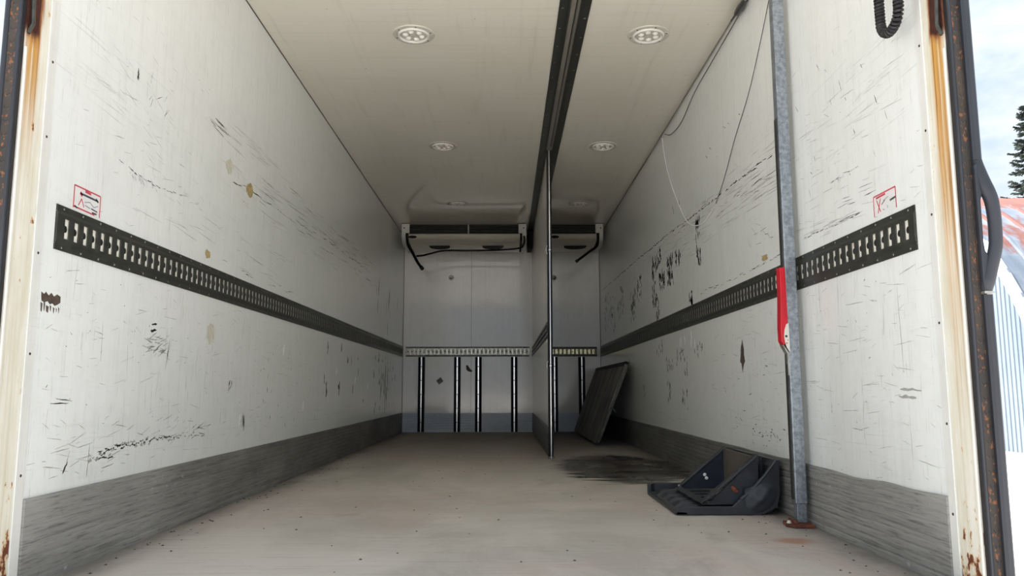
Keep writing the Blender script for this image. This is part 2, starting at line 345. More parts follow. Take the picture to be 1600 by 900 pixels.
# ------------------------------------------------------------------ mesh helper
ORG = {}
class MB:
    def __init__(s): s.v = []; s.f = []
    def add(s, vs_, fs):
        o = len(s.v); s.v += [tuple(p) for p in vs_]; s.f += [tuple(i+o for i in q) for q in fs]; return s
    def box(s, x0, x1, y0, y1, z0, z1):
        return s.add([(x0,y0,z0),(x1,y0,z0),(x1,y1,z0),(x0,y1,z0),(x0,y0,z1),(x1,y0,z1),(x1,y1,z1),(x0,y1,z1)],
                     [(0,3,2,1),(4,5,6,7),(0,1,5,4),(1,2,6,5),(2,3,7,6),(3,0,4,7)])
    def prism(s, prof, axis, a, b):
        """closed outline (p,q) swept along axis between a and b; x:(y,z) y:(x,z) z:(x,y)"""
        def P(t, p):
            return (t, p[0], p[1]) if axis == 'x' else (p[0], t, p[1]) if axis == 'y' else (p[0], p[1], t)
        n = len(prof)
        return s.add([P(a, p) for p in prof] + [P(b, p) for p in prof],
                     [tuple(range(n))[::-1], tuple(range(n, 2*n))] + [(i, (i+1) % n, n+(i+1) % n, n+i) for i in range(n)])
    def tube(s, pts, r, n=8, cap=True):
        pts = [Vector(p) for p in pts]; up = Vector((0, 0, 1)); o = len(s.v); prev = None
        for i, p in enumerate(pts):
            d = (pts[min(i+1, len(pts)-1)] - pts[max(i-1, 0)]).normalized()
            if prev is None:
                a = up if abs(d.z) < .9 else Vector((1, 0, 0)); e = d.cross(a).normalized()
            else:
                e = (prev - d*prev.dot(d)).normalized()
            prev = e; g = d.cross(e); rr = r[i] if isinstance(r, (list, tuple)) else r
            for k in range(n):
                t = 2*PI*k/n; s.v.append(tuple(p + e*(rr*math.cos(t)) + g*(rr*math.sin(t))))
        for i in range(len(pts)-1):
            for k in range(n):
                s.f.append((o+i*n+k, o+i*n+(k+1) % n, o+(i+1)*n+(k+1) % n, o+(i+1)*n+k))
        if cap:
            s.f.append(tuple(o+k for k in range(n))[::-1]); s.f.append(tuple(o+(len(pts)-1)*n+k for k in range(n)))
        return s
    def lathe(s, prof, c=(0, 0, 0), n=32, sign=1):
        """profile (r, z) turned about the z axis through c"""
        o = len(s.v)
        for (r, z) in prof:
            for k in range(n):
                t = 2*PI*k/n; s.v.append((c[0]+r*math.cos(t), c[1]+r*math.sin(t), c[2]+z))
        for i in range(len(prof)-1):
            for k in range(n):
                q = (o+i*n+k, o+i*n+(k+1) % n, o+(i+1)*n+(k+1) % n, o+(i+1)*n+k)
                s.f.append(q if sign > 0 else q[::-1])
        return s
    def stud(s, p, axis, sg, r, h, n=6):
        """low domed rivet head standing on a surface"""
        ring = []; ring2 = []
        for k in range(n):
            t = 2*PI*k/n; a, b = math.cos(t), math.sin(t)
            for lst, rr, hh in ((ring, r, 0), (ring2, r*.6, h)):
                q = {'x': (hh*sg, rr*a, rr*b), 'y': (rr*a, hh*sg, rr*b), 'z': (rr*a, rr*b, hh*sg)}[axis]
                lst.append((p[0]+q[0], p[1]+q[1], p[2]+q[2]))
        return s.add(ring+ring2, [(i, (i+1) % n, n+(i+1) % n, n+i) for i in range(n)] + [tuple(range(n, 2*n))])
    def build(s, name, mat, parent=None, smooth=False, bevel=0, origin=None):
        o0 = ORG.get(parent.name, (0, 0, 0)) if parent is not None else (origin or (0, 0, 0))
        me = bpy.data.meshes.new(name)
        me.from_pydata([(v[0]-o0[0], v[1]-o0[1], v[2]-o0[2]) for v in s.v], [], s.f)
        me.validate(); me.update()
        me.materials.append(M[mat] if isinstance(mat, str) else mat)
        import bmesh
        bm = bmesh.new(); bm.from_mesh(me); bmesh.ops.recalc_face_normals(bm, faces=bm.faces); bm.to_mesh(me); bm.free()
        ob = bpy.data.objects.new(name, me); COL.objects.link(ob)
        if parent is not None: ob.parent = parent; ORG[ob.name] = o0
        else: ob.location = o0; ORG[ob.name] = o0
        if smooth:
            for p in me.polygons: p.use_smooth = True
            md = ob.modifiers.new('edge', 'EDGE_SPLIT'); md.split_angle = math.radians(38)
        if bevel:
            md = ob.modifiers.new('bevel', 'BEVEL'); md.width = bevel; md.segments = 2; md.limit_method = 'ANGLE'
        return ob

def thing(name, label, cat, loc=(0, 0, 0), group=None):
    o = bpy.data.objects.new(name, None); COL.objects.link(o); o.location = loc; o.empty_display_size = .05
    ORG[o.name] = tuple(loc); return tag(o, label, cat, group)
def tag(o, label, cat, group=None):
    o['label'] = label; o['category'] = cat
    if group: o['group'] = group
    return o
def struct(o, label=None, cat=None):
    o['kind'] = 'structure'
    if label: o['label'] = label
    if cat: o['category'] = cat
    return o
def stuff(o): o['kind'] = 'stuff'; return o
def bx(*a): return MB().box(*a)
def dup(root, loc, label):
    r = root.copy(); COL.objects.link(r); r.location = loc; r['label'] = label
    for ch in list(root.children):
        c_ = ch.copy(); COL.objects.link(c_); c_.parent = r
        for g_ in list(ch.children):
            d_ = g_.copy(); COL.objects.link(d_); d_.parent = c_
    return r

# ================================================================== THE SETTING
floor = struct(bx(XL-.09, XR+.09, -.12, L+.09, -.14, 0).build('floor', 'floor'), 'greyish beige resin floor of the cargo box', 'floor')
ceiling = struct(bx(XL-.09, XR+.09, -.12, L+.09, H, H+.09).build('ceiling', 'ceiling'), 'glossy beige ceiling of the cargo box', 'ceiling')
wall_left = struct(bx(XL-.09, XL, 0, L+.09, 0, H).build('wall_left', 'wall_side'), 'scuffed white side wall left of the opening', 'wall')
wall_right = struct(bx(XR, XR+.09, 0, L+.09, 0, H).build('wall_right', 'wall_side'), 'scuffed white side wall behind the galvanised post', 'wall')
wall_back = struct(bx(XL, XR, L, L+.09, 0, H).build('wall_back', 'wall_back'), 'white end wall at the far end of the cargo box', 'wall')

# dark sealant joints in the corners and the upright panel joint of the end wall
M['sealant'] = simple('dark_sealant', hexc(86, 80, 72), .7, 0, .2, 30)
for nm, par, b_ in (('corner_joint', wall_left, (XL, XL+.004, 0, L, H-.004, H)), ('corner_joint', wall_right, (XR-.004, XR, 0, L, H-.004, H)),
                    ('corner_joint', wall_back, (XL, XL+.004, L-.004, L, 0, H)), ('corner_joint', wall_back, (XR-.005, XR, L-.005, L, 0, H)),
                    ('panel_joint', wall_back, (-.383, -.380, L-.0006, L, .25, H))):
    bx(*b_).build(nm, 'sealant', par)

# scuff liners: a corrugated extrusion along each wall
def ribs(x_in, sgn, a, b, top, n=9, amp=.0005, base=.008, wav=False):
    mb = MB(); prof = []
    zz = [0.0]; k = n*4
    for i in range(k+1):
        z = top*i/k
        t = (z/top*n) % 1.0
        d = base + (amp if .18 < t < .82 else -amp)*(1 if 0 < i < k else 0)
        prof.append((x_in - sgn*d, z))
    prof = [(x_in, 0)] + prof + [(x_in, top)]
    if not wav: return mb.prism(prof, 'y', a, b)
    N = 60; m_ = len(prof); vs_ = []; fs = []
    for j in range(N+1):
        y = a+(b-a)*(j/N)**1.6
        dz = .006*math.sin(y*7.0)*math.exp(-y*.9) + .004*math.sin(y*17.0+1)*math.exp(-y*.8)
        for (px, pz) in prof: vs_.append((px, y, pz + dz*(pz/top)))
    for j in range(N):
        for i in range(m_-1): fs.append((j*m_+i, j*m_+i+1, (j+1)*m_+i+1, (j+1)*m_+i))
    fs.append(tuple(range(m_))); fs.append(tuple(N*m_+i for i in range(m_))[::-1])
    return mb.add(vs_, fs)
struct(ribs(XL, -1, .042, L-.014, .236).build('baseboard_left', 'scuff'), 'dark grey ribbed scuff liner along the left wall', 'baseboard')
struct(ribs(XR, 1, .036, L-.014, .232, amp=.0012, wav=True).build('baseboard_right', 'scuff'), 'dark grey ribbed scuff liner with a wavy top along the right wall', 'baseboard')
mb = MB(); prof = [(L, 0), (L-.008, 0)]
for i in range(29):
    z = .231*i/28; prof.append((L-.010 - (.002 if (z*32) % 1 > .3 else 0), z))
prof.append((L, .231)); mb.prism(prof, 'x', XL+.012, XR-.012)
bb = struct(mb.build('baseboard_back', 'scuff_back'), 'pale bluish scuff liner along the far end wall', 'baseboard')

# lining edge strips with their screws, then the steel jambs, gaskets, outer seals
def side_trims(s, nm):
    X = XL if s < 0 else XR
    def slab(d0, d1, y0, y1, z0=-.12, z1=H):   # d = distance out of the wall plane towards the inside (+) or outside (-)
        a, b = X - s*d0, X - s*d1
        return bx(min(a, b), max(a, b), y0, y1, z0, z1)
    return slab
def screws(parent, s, zs, y, d=.0035, r=.0042):
    X = (XL if s < 0 else XR) - s*d
    for z in zs: MB().stud((X, y+random.uniform(-.002, .002), z), 'x', -s, r, .0018, 8).build('screw', 'screw_dark', parent)
M['edge_strip'] = wall_material('edge_strip_lining', 'y', hexc(236, 237, 233), hexc(222, 222, 216), .5, .32, ((.0, .05, .3, .5),))
sl = side_trims(-1, 'left'); sr = side_trims(1, 'right')
t = struct(sl(0, .0035, .002, .040, 0, H).build('trim_1', 'edge_strip', bevel=.0012), 'screwed white edge strip at the opening end of the left wall', 'trim')
screws(t, -1, (.30, .62, .895, 1.222, 1.44, 1.78, 2.1), .022)
t = struct(sr(0, .0035, .002, .036, 0, H).build('trim_2', 'edge_strip', bevel=.0012), 'screwed white edge strip at the opening end of the right wall', 'trim')
screws(t, 1, (.195, .43, .70, 1.0, 1.24, 1.49, 1.8, 2.1), .018)
jl = struct(sl(.001, -.050, -.100, -.001).build('trim_3', 'jamb_left'), 'rust-stained white steel jamb at the left of the opening', 'door frame')
jr = struct(sr(.001, -.050, -.100, -.001).build('trim_4', 'jamb_right'), 'rust-stained white steel jamb at the right of the opening', 'door frame')
struct(bx(XL-.09, XR+.09, -.119, -.001, H-.02, H+.12).build('trim_5', 'jamb_left'), 'white steel header over the opening', 'door frame')
# raised bead along each jamb edge and latch recess pieces
for s, j in ((-1, jl), (1, jr)):
    X = XL if s < 0 else XR
    MB().tube([(X-s*.002, -.098, -.11), (X-s*.002, -.098, 1.36), (X-s*.002, -.100, 1.43)], .0045, 8).build('edge_bead', 'white_paint', j, smooth=True)
    # bent latch keeper strap at the top of the jamb
    MB().tube([(X-s*.004, -.096, 1.47), (X-s*.010, -.088, 1.50), (X-s*.008, -.090, 1.56), (X-s*.004, -.092, 1.70)], .0055, 8).build('latch_strap', 'track_lip', j, smooth=True)
    p = [(-.094, 1.492), (-.060, 1.486), (-.050, 1.50), (-.046, 1.56), (-.046, 1.72), (-.094, 1.72)]
    a = X-s*.0014; MB().prism(p, 'x', min(a, X), max(a, X)).build('latch_recess', 'rust_dark', j)
# outer seals on the rear face (right): gasket lips, rust flecked strip, rubber column
def seal_set(s, names, labels):
    X = XL if s < 0 else XR
    def strip(d0, d1, y0, y1, z0=-.12, z1=H+.1):
        a, b = X+s*d0, X+s*d1; return bx(min(a, b), max(a, b), y0, y1, z0, z1)
    g = struct(strip(.003, .012, -.114, -.100).build(names[0], 'rubber_dark'), labels[0], 'seal')
    X2 = X+s*.008
    MB().tube([(X2, -.116, -.12), (X2, -.116, H+.1)], .0052, 8).build('gasket_lip', 'rubber', g, smooth=True)
    f = struct(strip(.012, .034, -.118, -.100).build(names[1], 'seal_rust'), labels[1], 'seal')
    # row of small embossed lugs on the strip
    mbk = MB()
    for i in range(64):
        z = -.05 + i*.036; xc = X+s*(.023)
        for q in (-1, 1):
            mbk.add([(xc+q*.002, -.118, z), (xc+q*.009, -.118, z+.010), (xc+q*.006, -.118, z+.015), (xc-q*.001, -.118, z+.005), (xc+q*.004, -.1198, z+.0075)],
                    [(0, 1, 4), (1, 2, 4), (2, 3, 4), (3, 0, 4)])
    stuff(mbk.build('embossed_lugs', 'seal_rust', f))
    p = [(0.034, -.100), (0.034, -.115), (.037, -.121), (.041, -.124), (.046, -.122), (.050, -.116), (.052, -.100)]
    r = struct(MB().prism([(X+s*a, b) for a, b in p], 'z', -.12, H+.1).build(names[2], 'rubber', smooth=True), labels[2], 'seal')
    return r
seal_set(1, ('trim_6', 'trim_7', 'trim_8'), ('thin dark gasket beside the rusty right jamb', 'rust-flecked dark strip right of the right jamb', 'black rubber edge column at the right side of the opening'))
seal_set(-1, ('trim_9', 'trim_10', 'trim_11'), ('thin dark gasket beside the rusty left jamb', 'dark strip left of the left jamb', 'black rubber edge column at the left side of the opening'))

# ================================================================== CARGO TRACK RAILS
def track_rail(name, label, fn, u0, u1, z0, z1, mats, pitch=.0508, group=None, stand=.0075, slot=(.0130, .029), boss=True, loc=(0, 0, 0), parent=None):
    """fn(u, d, z): u runs along the wall, d stands out of it"""
    root = thing(name, label, 'track rail', loc, group) if parent is None else parent
    zc = (z0+z1)/2; hh = .044
    def quad(mb, a, b, c_, d_): mb.add([fn(*a), fn(*b), fn(*c_), fn(*d_)], [(0, 1, 2, 3)])
    # flanges: thin bars along top and bottom
    for (a, b) in ((z0, zc-hh-.004), (zc+hh+.004, z1)):
        mb = MB(); vs_ = [fn(u, d, z) for u in (u0, u1) for d in (0, .004) for z in (a, b)]
        mb.add(vs_, [(0, 1, 3, 2), (4, 6, 7, 5), (0, 4, 5, 1), (2, 3, 7, 6), (0, 2, 6, 4), (1, 5, 7, 3)])
        mb.build('flange', mats[0], root)
    n = int((u1-u0)/pitch); off = ((u1-u0)-n*pitch)/2
    mb = MB(); sw, sh = slot
    ua = u0
    for i in range(n):
        uc = u0+off+(i+.5)*pitch; ub = u1 if i == n-1 else uc+pitch/2
        d = stand; d2 = stand-.0035
        quad(mb, (ua, d, zc-hh+.006), (uc-sw, d, zc-hh+.006), (uc-sw, d, zc+hh-.006), (ua, d, zc+hh-.006))
        quad(mb, (uc+sw, d, zc-hh+.006), (ub, d, zc-hh+.006), (ub, d, zc+hh-.006), (uc+sw, d, zc+hh-.006))
        quad(mb, (uc-sw, d, zc-hh+.006), (uc+sw, d, zc-hh+.006), (uc+sw, d, zc-sh), (uc-sw, d, zc-sh))
        quad(mb, (uc-sw, d, zc+sh), (uc+sw, d, zc+sh), (uc+sw, d, zc+hh-.006), (uc-sw, d, zc+hh-.006))
        for (p, q) in (((-sw, -sh), (sw, -sh)), ((sw, -sh), (sw, sh)), ((sw, sh), (-sw, sh)), ((-sw, sh), (-sw, -sh))):
            quad(mb, (uc+p[0], d, zc+p[1]), (uc+q[0], d, zc+q[1]), (uc+q[0], d2, zc+q[1]), (uc+p[0], d2, zc+p[1]))
        ua = ub
    for sg in (-1, 1):   # sloping shoulders of the raised hat
        quad(mb, (u0, stand, zc+sg*(hh-.006)), (u1, stand, zc+sg*(hh-.006)), (u1, .004, zc+sg*(hh+.004)), (u0, .004, zc+sg*(hh+.004)))
    for u in (u0, u1):
        for sg in (-1, 1):
            quad(mb, (u, 0, zc+sg*(hh+.004)), (u, stand, zc+sg*(hh-.006)), (u, stand, zc), (u, 0, zc))
    face = mb.build('slotted_face', mats[1], root)
    mb = MB(); quad(mb, (u0, .0012, zc-hh), (u1, .0012, zc-hh), (u1, .0012, zc+hh), (u0, .0012, zc+hh)); mb.build('backing', mats[2], root)
    if boss:
        mb = MB()
        for i in range(n):
            uc = u0+off+(i+.5)*pitch
            vs_ = [fn(uc-sw*boss, dd_, zc+.0105*math.sin(t_)) if k_ in (0, 6) else fn(uc-sw*boss+.0110*math.cos(t_), dd_, zc+.0105*math.sin(t_))
                   for dd_ in (.0013, stand-.004) for k_, t_ in enumerate([-PI/2+PI*j/6 for j in range(7)])]
            mb.add(vs_, [tuple(range(7)), tuple(range(7, 14))] + [(j, j+1, 8+j, 7+j) for j in range(6)])
        stuff(mb.build('slot_bosses', 'track_black', root))
    mb = MB(); k = 0; u = u0+.035
    while u < u1-.01:
        for z in (z0+.0085, z1-.0085):
            c0 = Vector(fn(u, .004, z)); ax = Vector(fn(u, 1.004, z))-c0; sg = 1
            a = 'x' if abs(ax.x) > .5 else 'y'; sg = 1 if (ax.x+ax.y) > 0 else -1
            mb.stud(tuple(c0), a, sg, .0042, .0022, 6)
        u += .1016
    stuff(mb.build('rivets', 'rivet', root))
    return root
dark = ('track_dark', 'track_dark', 'cream_backing')
track_rail('cargo_track_rail', 'dark slotted cargo track rail running along the left wall', lambda u, d, z: (XL+d, u, z), .096, L-.02, .920, 1.050, dark, boss=.3, loc=(XL, .096, .92))
track_rail('cargo_track_rail', 'dark slotted cargo track rail along the right wall behind the post', lambda u, d, z: (XR-d, u, z), .104, L-.02, .918, 1.049, dark, boss=.3, loc=(XR, .104, .918))
track_rail('cargo_track_rail', 'long pale slotted track rail on the far end wall left of the partition', lambda u, d, z: (u, L-d, z), -1.194, .340, .924, 1.046, ('track_dark', 'zinc', 'cream_backing'), boss=.4, slot=(.015, .030), loc=(-1.194, L, .924))
track_rail('cargo_track_rail', 'short bright yellowish slotted track rail on the far end wall right of the partition', lambda u, d, z: (u, L-d, z), .43, 1.184, .923, 1.043, ('track_dark', 'track_lip', 'zinc_gold'), boss=0, slot=(.015, .030), loc=(.43, L, .923))

# end-wall slide rails
ordinal = ['leftmost black slide rail with bright centre on the far end wall', 'second black slide rail from the left on the far end wall', 'third black slide rail from the left on the far end wall',
           'black slide rail on the far end wall just left of the partition', 'black slide rail on the far end wall just right of the partition', 'rightmost black slide rail, partly behind the leaning grey panel']
proto = None
for i, x in enumerate((-.993, -.551, -.290, .152, .651, .989)):
    if proto is None:
        proto = thing('slide_rail', ordinal[0], 'rail', (x, L, .004), 'slide rails on the far end wall')
        for q in (-1, 1):
            MB().prism([(x+q*.0075, L-.028), (x+q*.040, L-.028), (x+q*.040, L), (x+q*.0075, L)], 'z', .004, .918).build('rubber_strip', 'black_plastic', proto)
        bar = bx(x-.007, x+.007, L-.034, L, .006, .918).build('centre_bar', 'alu', proto)
        mb = MB()
        for z in (.12, .29, .46, .63, .80): mb.stud((x, L-.034, z), 'y', -1, .0065, .002, 8)
        stuff(mb.build('bolts', 'screw_dark', bar))
    else: dup(proto, (x, L, .004), ordinal[i])

# ================================================================== CEILING TRACK AND PARTITION
ct = thing('ceiling_track', 'long dark riveted partition track running down the ceiling', 'track', (.397, 0, H))
MB().prism([(.318, H), (.318, H-.006), (.368, H-.006), (.368, H-.020), (.374, H-.020), (.374, H)], 'y', -.02, L-.002).build('flange', 'track_dark', ct)
MB().prism([(.476, H), (.476, H-.006), (.428, H-.006), (.428, H-.020), (.422, H-.020), (.422, H)], 'y', -.02, L-.002).build('flange', 'track_dark', ct)
bx(.374, .422, -.02, L-.002, H-.0045, H-.001).build('channel', 'channel_grey', ct)
MB().tube([(.404, -.02, H-.008), (.404, 3.86, H-.008)], .004, 6).build('slide_cable', 'track_lip', ct, smooth=True)
mb = MB(); y = .08; i = 0
while y < L-.9:
    mb.stud((.336, y, H-.006), 'z', -1, .0068, .003, 7); mb.stud((.458, y+.11, H-.006), 'z', -1, .0068, .003, 7); y += .22; i += 1
stuff(mb.build('rivets', 'rivet', ct))
bx(.318, .372, L-.5, L-.02, H-.20, H-.02).build('end_bracket', 'black_plastic', ct, bevel=.004)

pt = thing('partition_wall', 'white bulkhead partition standing edge-on under the ceiling track', 'partition', (.392, 3.92, 0))
bx(.380, .403, 3.945, L-.036, .012, 2.400).build('panel', 'partition', pt)
e = MB().prism([(.373, 3.950), (.373, 3.930), (.379, 3.921), (.405, 3.921), (.411, 3.930), (.411, 3.950)], 'z', .004, 2.404).build('edge_trim', 'track_black', pt)
bx(.3900, .3950, 3.914, 3.921, .004, 2.404).build('centre_bead', 'alu', e)
for z in (.70, 1.60):
    mb = MB(); mb.tube([(.371, 3.926, z-.03), (.366, 3.918, z-.01), (.366, 3.918, z+.02), (.372, 3.926, z+.035)], .006, 8)
    mb.stud((.392, 3.914, z), 'y', -1, .010, .006, 8); mb.build('latch', 'alu', pt, smooth=True)
bx(.370, .414, 3.916, 3.960, 0, .016).build('foot', 'alu_dark', pt, bevel=.003)
mb = MB(); prof = [(.380, .012), (.374, .012)]
for i in range(37):
    z = .014+.222*i/36; prof.append((.3735-(.003 if ((z-.014)/.222*9) % 1 > .35 else 0), z))
prof.append((.380, .236)); mb.prism(prof, 'y', 3.952, L-.04); mb.build('scuff_strip', 'alu_dark', pt)
for (a, b) in ((.925, .955), (.968, 1.002), (1.015, 1.047)):
    MB().prism([(.380, a), (.372, a+.003), (.370, (a+b)/2), (.372, b-.003), (.380, b)], 'y', 3.952, L-.04).build('track_bar', 'track_dark', pt)

# ================================================================== CEILING LIGHTS
def make_light(loc, label):
    x, y, z = loc
    r = thing('ceiling_light', label, 'light', loc, 'recessed ceiling lights')
    MB().lathe([(.113, 0), (.111, -.004), (.104, -.0055), (.090, -.0060), (.086, -.0045)], loc, 48).build('bezel', 'light_bezel', r, smooth=True)
    MB().lathe([(.086, -.0045), (.084, -.012), (.079, -.0145), (.074, -.012), (.071, -.005)], loc, 48).build('inner_ring', 'light_ring', r, smooth=True)
    MB().lathe([(.0715, -.0052), (.060, -.0058), (.030, -.0062), (.0001, -.0062)], loc, 40).build('lens_plate', 'light_plate', r, smooth=True)
    for k in range(6):
        t_ = 2*PI*k/6+.3; c_ = (x+.044*math.cos(t_), y+.044*math.sin(t_), z)
        MB().lathe([(.0165, -.006), (.0155, -.010), (.0120, -.0145), (.007, -.017), (.0001, -.018)], c_, 16).build('lens', 'light_ring', r, smooth=True)
    for k in range(6):
        t_ = 2*PI*k/6+.75; MB().stud((x+.097*math.cos(t_), y+.097*math.sin(t_), z-.0058), 'z', -1, .0048, .002, 8).build('screw', 'screw_dark', r)
    return r
lp = make_light((-.448, 1.930, H), 'round recessed ceiling light nearest the opening, left of the ceiling track')
for loc, lab in (((.824, 1.930, H), 'round recessed ceiling light nearest the opening, right of the ceiling track'),
                 ((-.447, 3.881, H), 'middle round ceiling light in the row left of the ceiling track'),
                 ((.818, 3.881, H), 'middle round ceiling light in the row right of the ceiling track'),
                 ((-.448, 5.811, H), 'farthest round ceiling light in front of the wide evaporator'),
                 ((.811, 5.811, H), 'farthest round ceiling light in front of the narrow evaporator')):
    dup(lp, loc, lab)

# ================================================================== EVAPORATORS
def evaporator(x0, x1, label, slots, div, badge_x):
    F = 6.79
    r = thing('evaporator_unit', label, 'cooling unit', ((x0+x1)/2, 7.2, H), 'slim ceiling evaporators')
    prof = [(F+.02, 2.309), (F, 2.303), (F-.006, 2.288), (F+.006, 2.266), (F+.045, 2.240), (F+.12, 2.224), (F+.40, 2.208), (F+.62, 2.206), (F+.76, 2.225), (L-.004, 2.262), (L-.004, 2.309)]
    cs = MB().prism(prof, 'x', x0+.070, x1-.070).build('casing', 'unit_white', r, smooth=True)
    bx(x0+.045, x1-.045, F+.07, L-.006, 2.240, 2.420).build('inner_body', 'black_plastic', r)
    g = bx(x0+.086, x1-.086, F+.055, F+.069, 2.310, 2.424).build('grille_back', 'track_black', r)
    for z in (2.338, 2.364, 2.392):
        MB().prism([(F+.016, z), (F+.022, z-.004), (F+.032, z), (F+.022, z+.003)], 'x', x0+.08, x1-.08).build('louvre', 'alu_dark', g)
    if div is not None: bx(div-.008, div+.008, F+.012, F+.05, 2.309, 2.424).build('grille_post', 'alu_dark', g)
    for s, xe in ((1, x0), (-1, x1)):
        pr = [(F-.012, H-.001), (F-.012, 2.30), (F-.006, 2.262), (F+.02, 2.225), (F+.07, 2.200), (F+.20, 2.190), (F+.62, 2.188), (L-.004, 2.25), (L-.004, H-.001)]
        a, b = xe, xe+s*.042
        br = MB().prism(pr, 'x', min(a, b), max(a, b)).build('end_bracket', 'white_paint', r, smooth=True)
        a, b = xe+s*.042, xe+s*.088
        bx(min(a, b), max(a, b), F-.012, F+.012, 2.312, H-.001).build('bracket_tab', 'white_paint', br)
        MB().stud((xe+s*.028, F-.012, 2.372), 'y', -1, .0085, .002, 10).build('bolt', 'screw_dark', br)
        bx(min(xe, xe+s*.088), max(xe, xe+s*.088), F-.014, F+.0, H-.007, H-.001).build('gasket', 'black_plastic', br)
    for (a, b) in slots:          # half-moon finger grips let into the underside
        mb = MB(); xc, hw = (a+b)/2, (b-a)/2; n = 14; top = []; bot = []
        y0 = F+.27
        for i in range(n+1):
            t_ = PI*i/n; xx = xc-hw*math.cos(t_); yy = y0+.155*math.sin(t_)**.7 if 0 < i < n else y0
            zs = 2.224-(yy-(F+.12))*.016/.28
            top.append((xx, yy, zs+.004)); bot.append((xx, yy, zs-.009))
        mb.add(top+bot, [tuple(range(n+1)), tuple(range(n+1, 2*n+2))[::-1]] + [(i, (i+1) % (n+1), n+1+(i+1) % (n+1), n+1+i) for i in range(n+1)])
        mb.build('finger_grip', 'black_plastic', cs)
    def oval(rx, rz, dd):
        n = 24; vs_ = []
        for q in (0, 1):
            for k in range(n):
                t_ = 2*PI*k/n; h = rz*math.sin(t_)
                vs_.append((badge_x+rx*math.cos(t_), F+.0015+(2.278-(2.278+h))*.55+.006-dd*q*.88, 2.272+h*.84-dd*q*.47))
        return MB().add(vs_, [tuple(range(n)), tuple(range(n, 2*n))] + [(k, (k+1) % n, n+(k+1) % n, n+k) for k in range(n)])
    bd = oval(.050, .017, .006).build('badge', 'black_plastic', cs)
    return r
evaporator(-1.152, .285, 'wide white ceiling evaporator against the far wall, left of the partition', ((-.861, -.615), (-.230, .024)), -.383, -1.028)
evaporator(.490, 1.177, 'narrow white ceiling evaporator against the far wall, right of the partition', ((.742, 1.012),), None, .618)

def hose(label, pts, r, mat='black_plastic', name='drain_hose', tip=None, n=8, cat='hose', sub=6):
    P = [Vector(p) for p in pts]; out = []
    for i in range(len(P)-1):
        p0, p1, p2, p3 = P[max(i-1, 0)], P[i], P[i+1], P[min(i+2, len(P)-1)]
        for k in range(sub):
            t_ = k/sub
            out.append(.5*((2*p1)+(p2-p0)*t_+(2*p0-5*p1+4*p2-p3)*t_*t_+(3*p1-p0-3*p2+p3)*t_**3))
    out.append(P[-1])
    root = thing(name, label, cat, tuple(P[0]))
    MB().tube(out, r, n).build('tube', mat, root, smooth=True)
    if tip:
        d = (out[-1]-out[-2]).normalized()
        MB().tube([out[-1]-d*.01, out[-1]+d*tip], r*1.35, n).build('end_cap', 'rubber', root, smooth=True)
    return root
hose('black drain hose hanging from the left end of the wide evaporator', [(-1.088, 6.760, 2.305), (-1.085, 6.758, 2.24), (-1.072, 6.77, 2.165), (-1.03, 6.86, 2.09), (-.985, 6.95, 2.00), (-.945, 7.0, 1.945)], .017, tip=.03)
hose('black cable sagging along the underside of the wide evaporator', [(.262, 6.762, 2.275), (.258, 6.775, 2.185), (.20, 6.93, 2.160), (-.10, 7.0, 2.150), (-.383, 7.02, 2.150), (-.68, 7.0, 2.145), (-.84, 6.95, 2.10), (-.93, 6.96, 2.080), (-1.00, 6.965, 2.075)], .011, name='cable', cat='cable')
hose('black drain hose slanting down from the right end of the narrow evaporator', [(1.112, 6.760, 2.305), (1.112, 6.758, 2.22), (1.10, 6.80, 2.160), (1.04, 6.90, 2.125), (.96, 6.97, 2.07), (.892, 7.0, 2.022)], .015, tip=.02)

# anchor eyes on the end wall
for x, z, lab in ((-.637, 1.913, 'small round anchor on the far wall below the wide evaporator'), (.655, 1.912, 'small round anchor on the far wall below the narrow evaporator')):
    r = thing('wall_anchor', lab, 'anchor', (x, L, z), 'round anchors on the far end wall')
    mb = MB(); n = 18
    for (rr, d) in ((.034, 0), (.031, .008), (.018, .012), (.014, .026), (.006, .030)):
        for k in range(n): mb.v.append((x+rr*math.cos(2*PI*k/n), L-d, z+rr*math.sin(2*PI*k/n)))
    for i in range(4):
        for k in range(n): mb.f.append((i*n+k, i*n+(k+1) % n, (i+1)*n+(k+1) % n, (i+1)*n+k))
    mb.f.append(tuple(4*n+k for k in range(n)))
    mb.build('flange', 'white_paint', r, smooth=True)
    MB().tube([(x-.012, L-.024, z-.008), (x-.008, L-.040, z-.014), (x+.008, L-.040, z-.014), (x+.012, L-.024, z-.008)], .005, 8).build('eye', 'screw_dark', r, smooth=True)

# ================================================================== GALVANISED POST WITH RED LEVER
yf = .975
lb = thing('load_bar', 'galvanised upright load bar with a red lever wedged beside the right wall', 'load bar', (1.185, yf+.022, 0))
t = bx(1.160, 1.206, yf, yf+.046, .084, 2.36).build('outer_tube', 'galv', lb, bevel=.004)
bx(1.1655, 1.2035, yf+.004, yf+.042, .014, .090).build('inner_tube', 'galv', lb, bevel=.003)
bx(1.1655, 1.2035, yf+.004, yf+.042, 2.35, 2.415).build('inner_tube', 'galv', lb, bevel=.003)
fp = MB().prism([(1.118, .972), (1.140, .936), (1.214, .930), (1.216, 1.040), (1.130, 1.044)], 'z', .001, .013).build('foot_plate', 'rust', lb, bevel=.002)
MB().prism([(1.146, .950), (1.158, .950), (1.158, 1.03), (1.146, 1.03)], 'z', .013, .026).build('foot_lug', 'rust', fp, bevel=.002)
MB().stud((1.134, .985, .013), 'z', 1, .010, .010, 8).build('foot_bolt', 'white_paint', fp)
bx(1.140, 1.208, yf-.002, yf+.05, 2.412, 2.426).build('head_plate', 'rust', lb, bevel=.002)
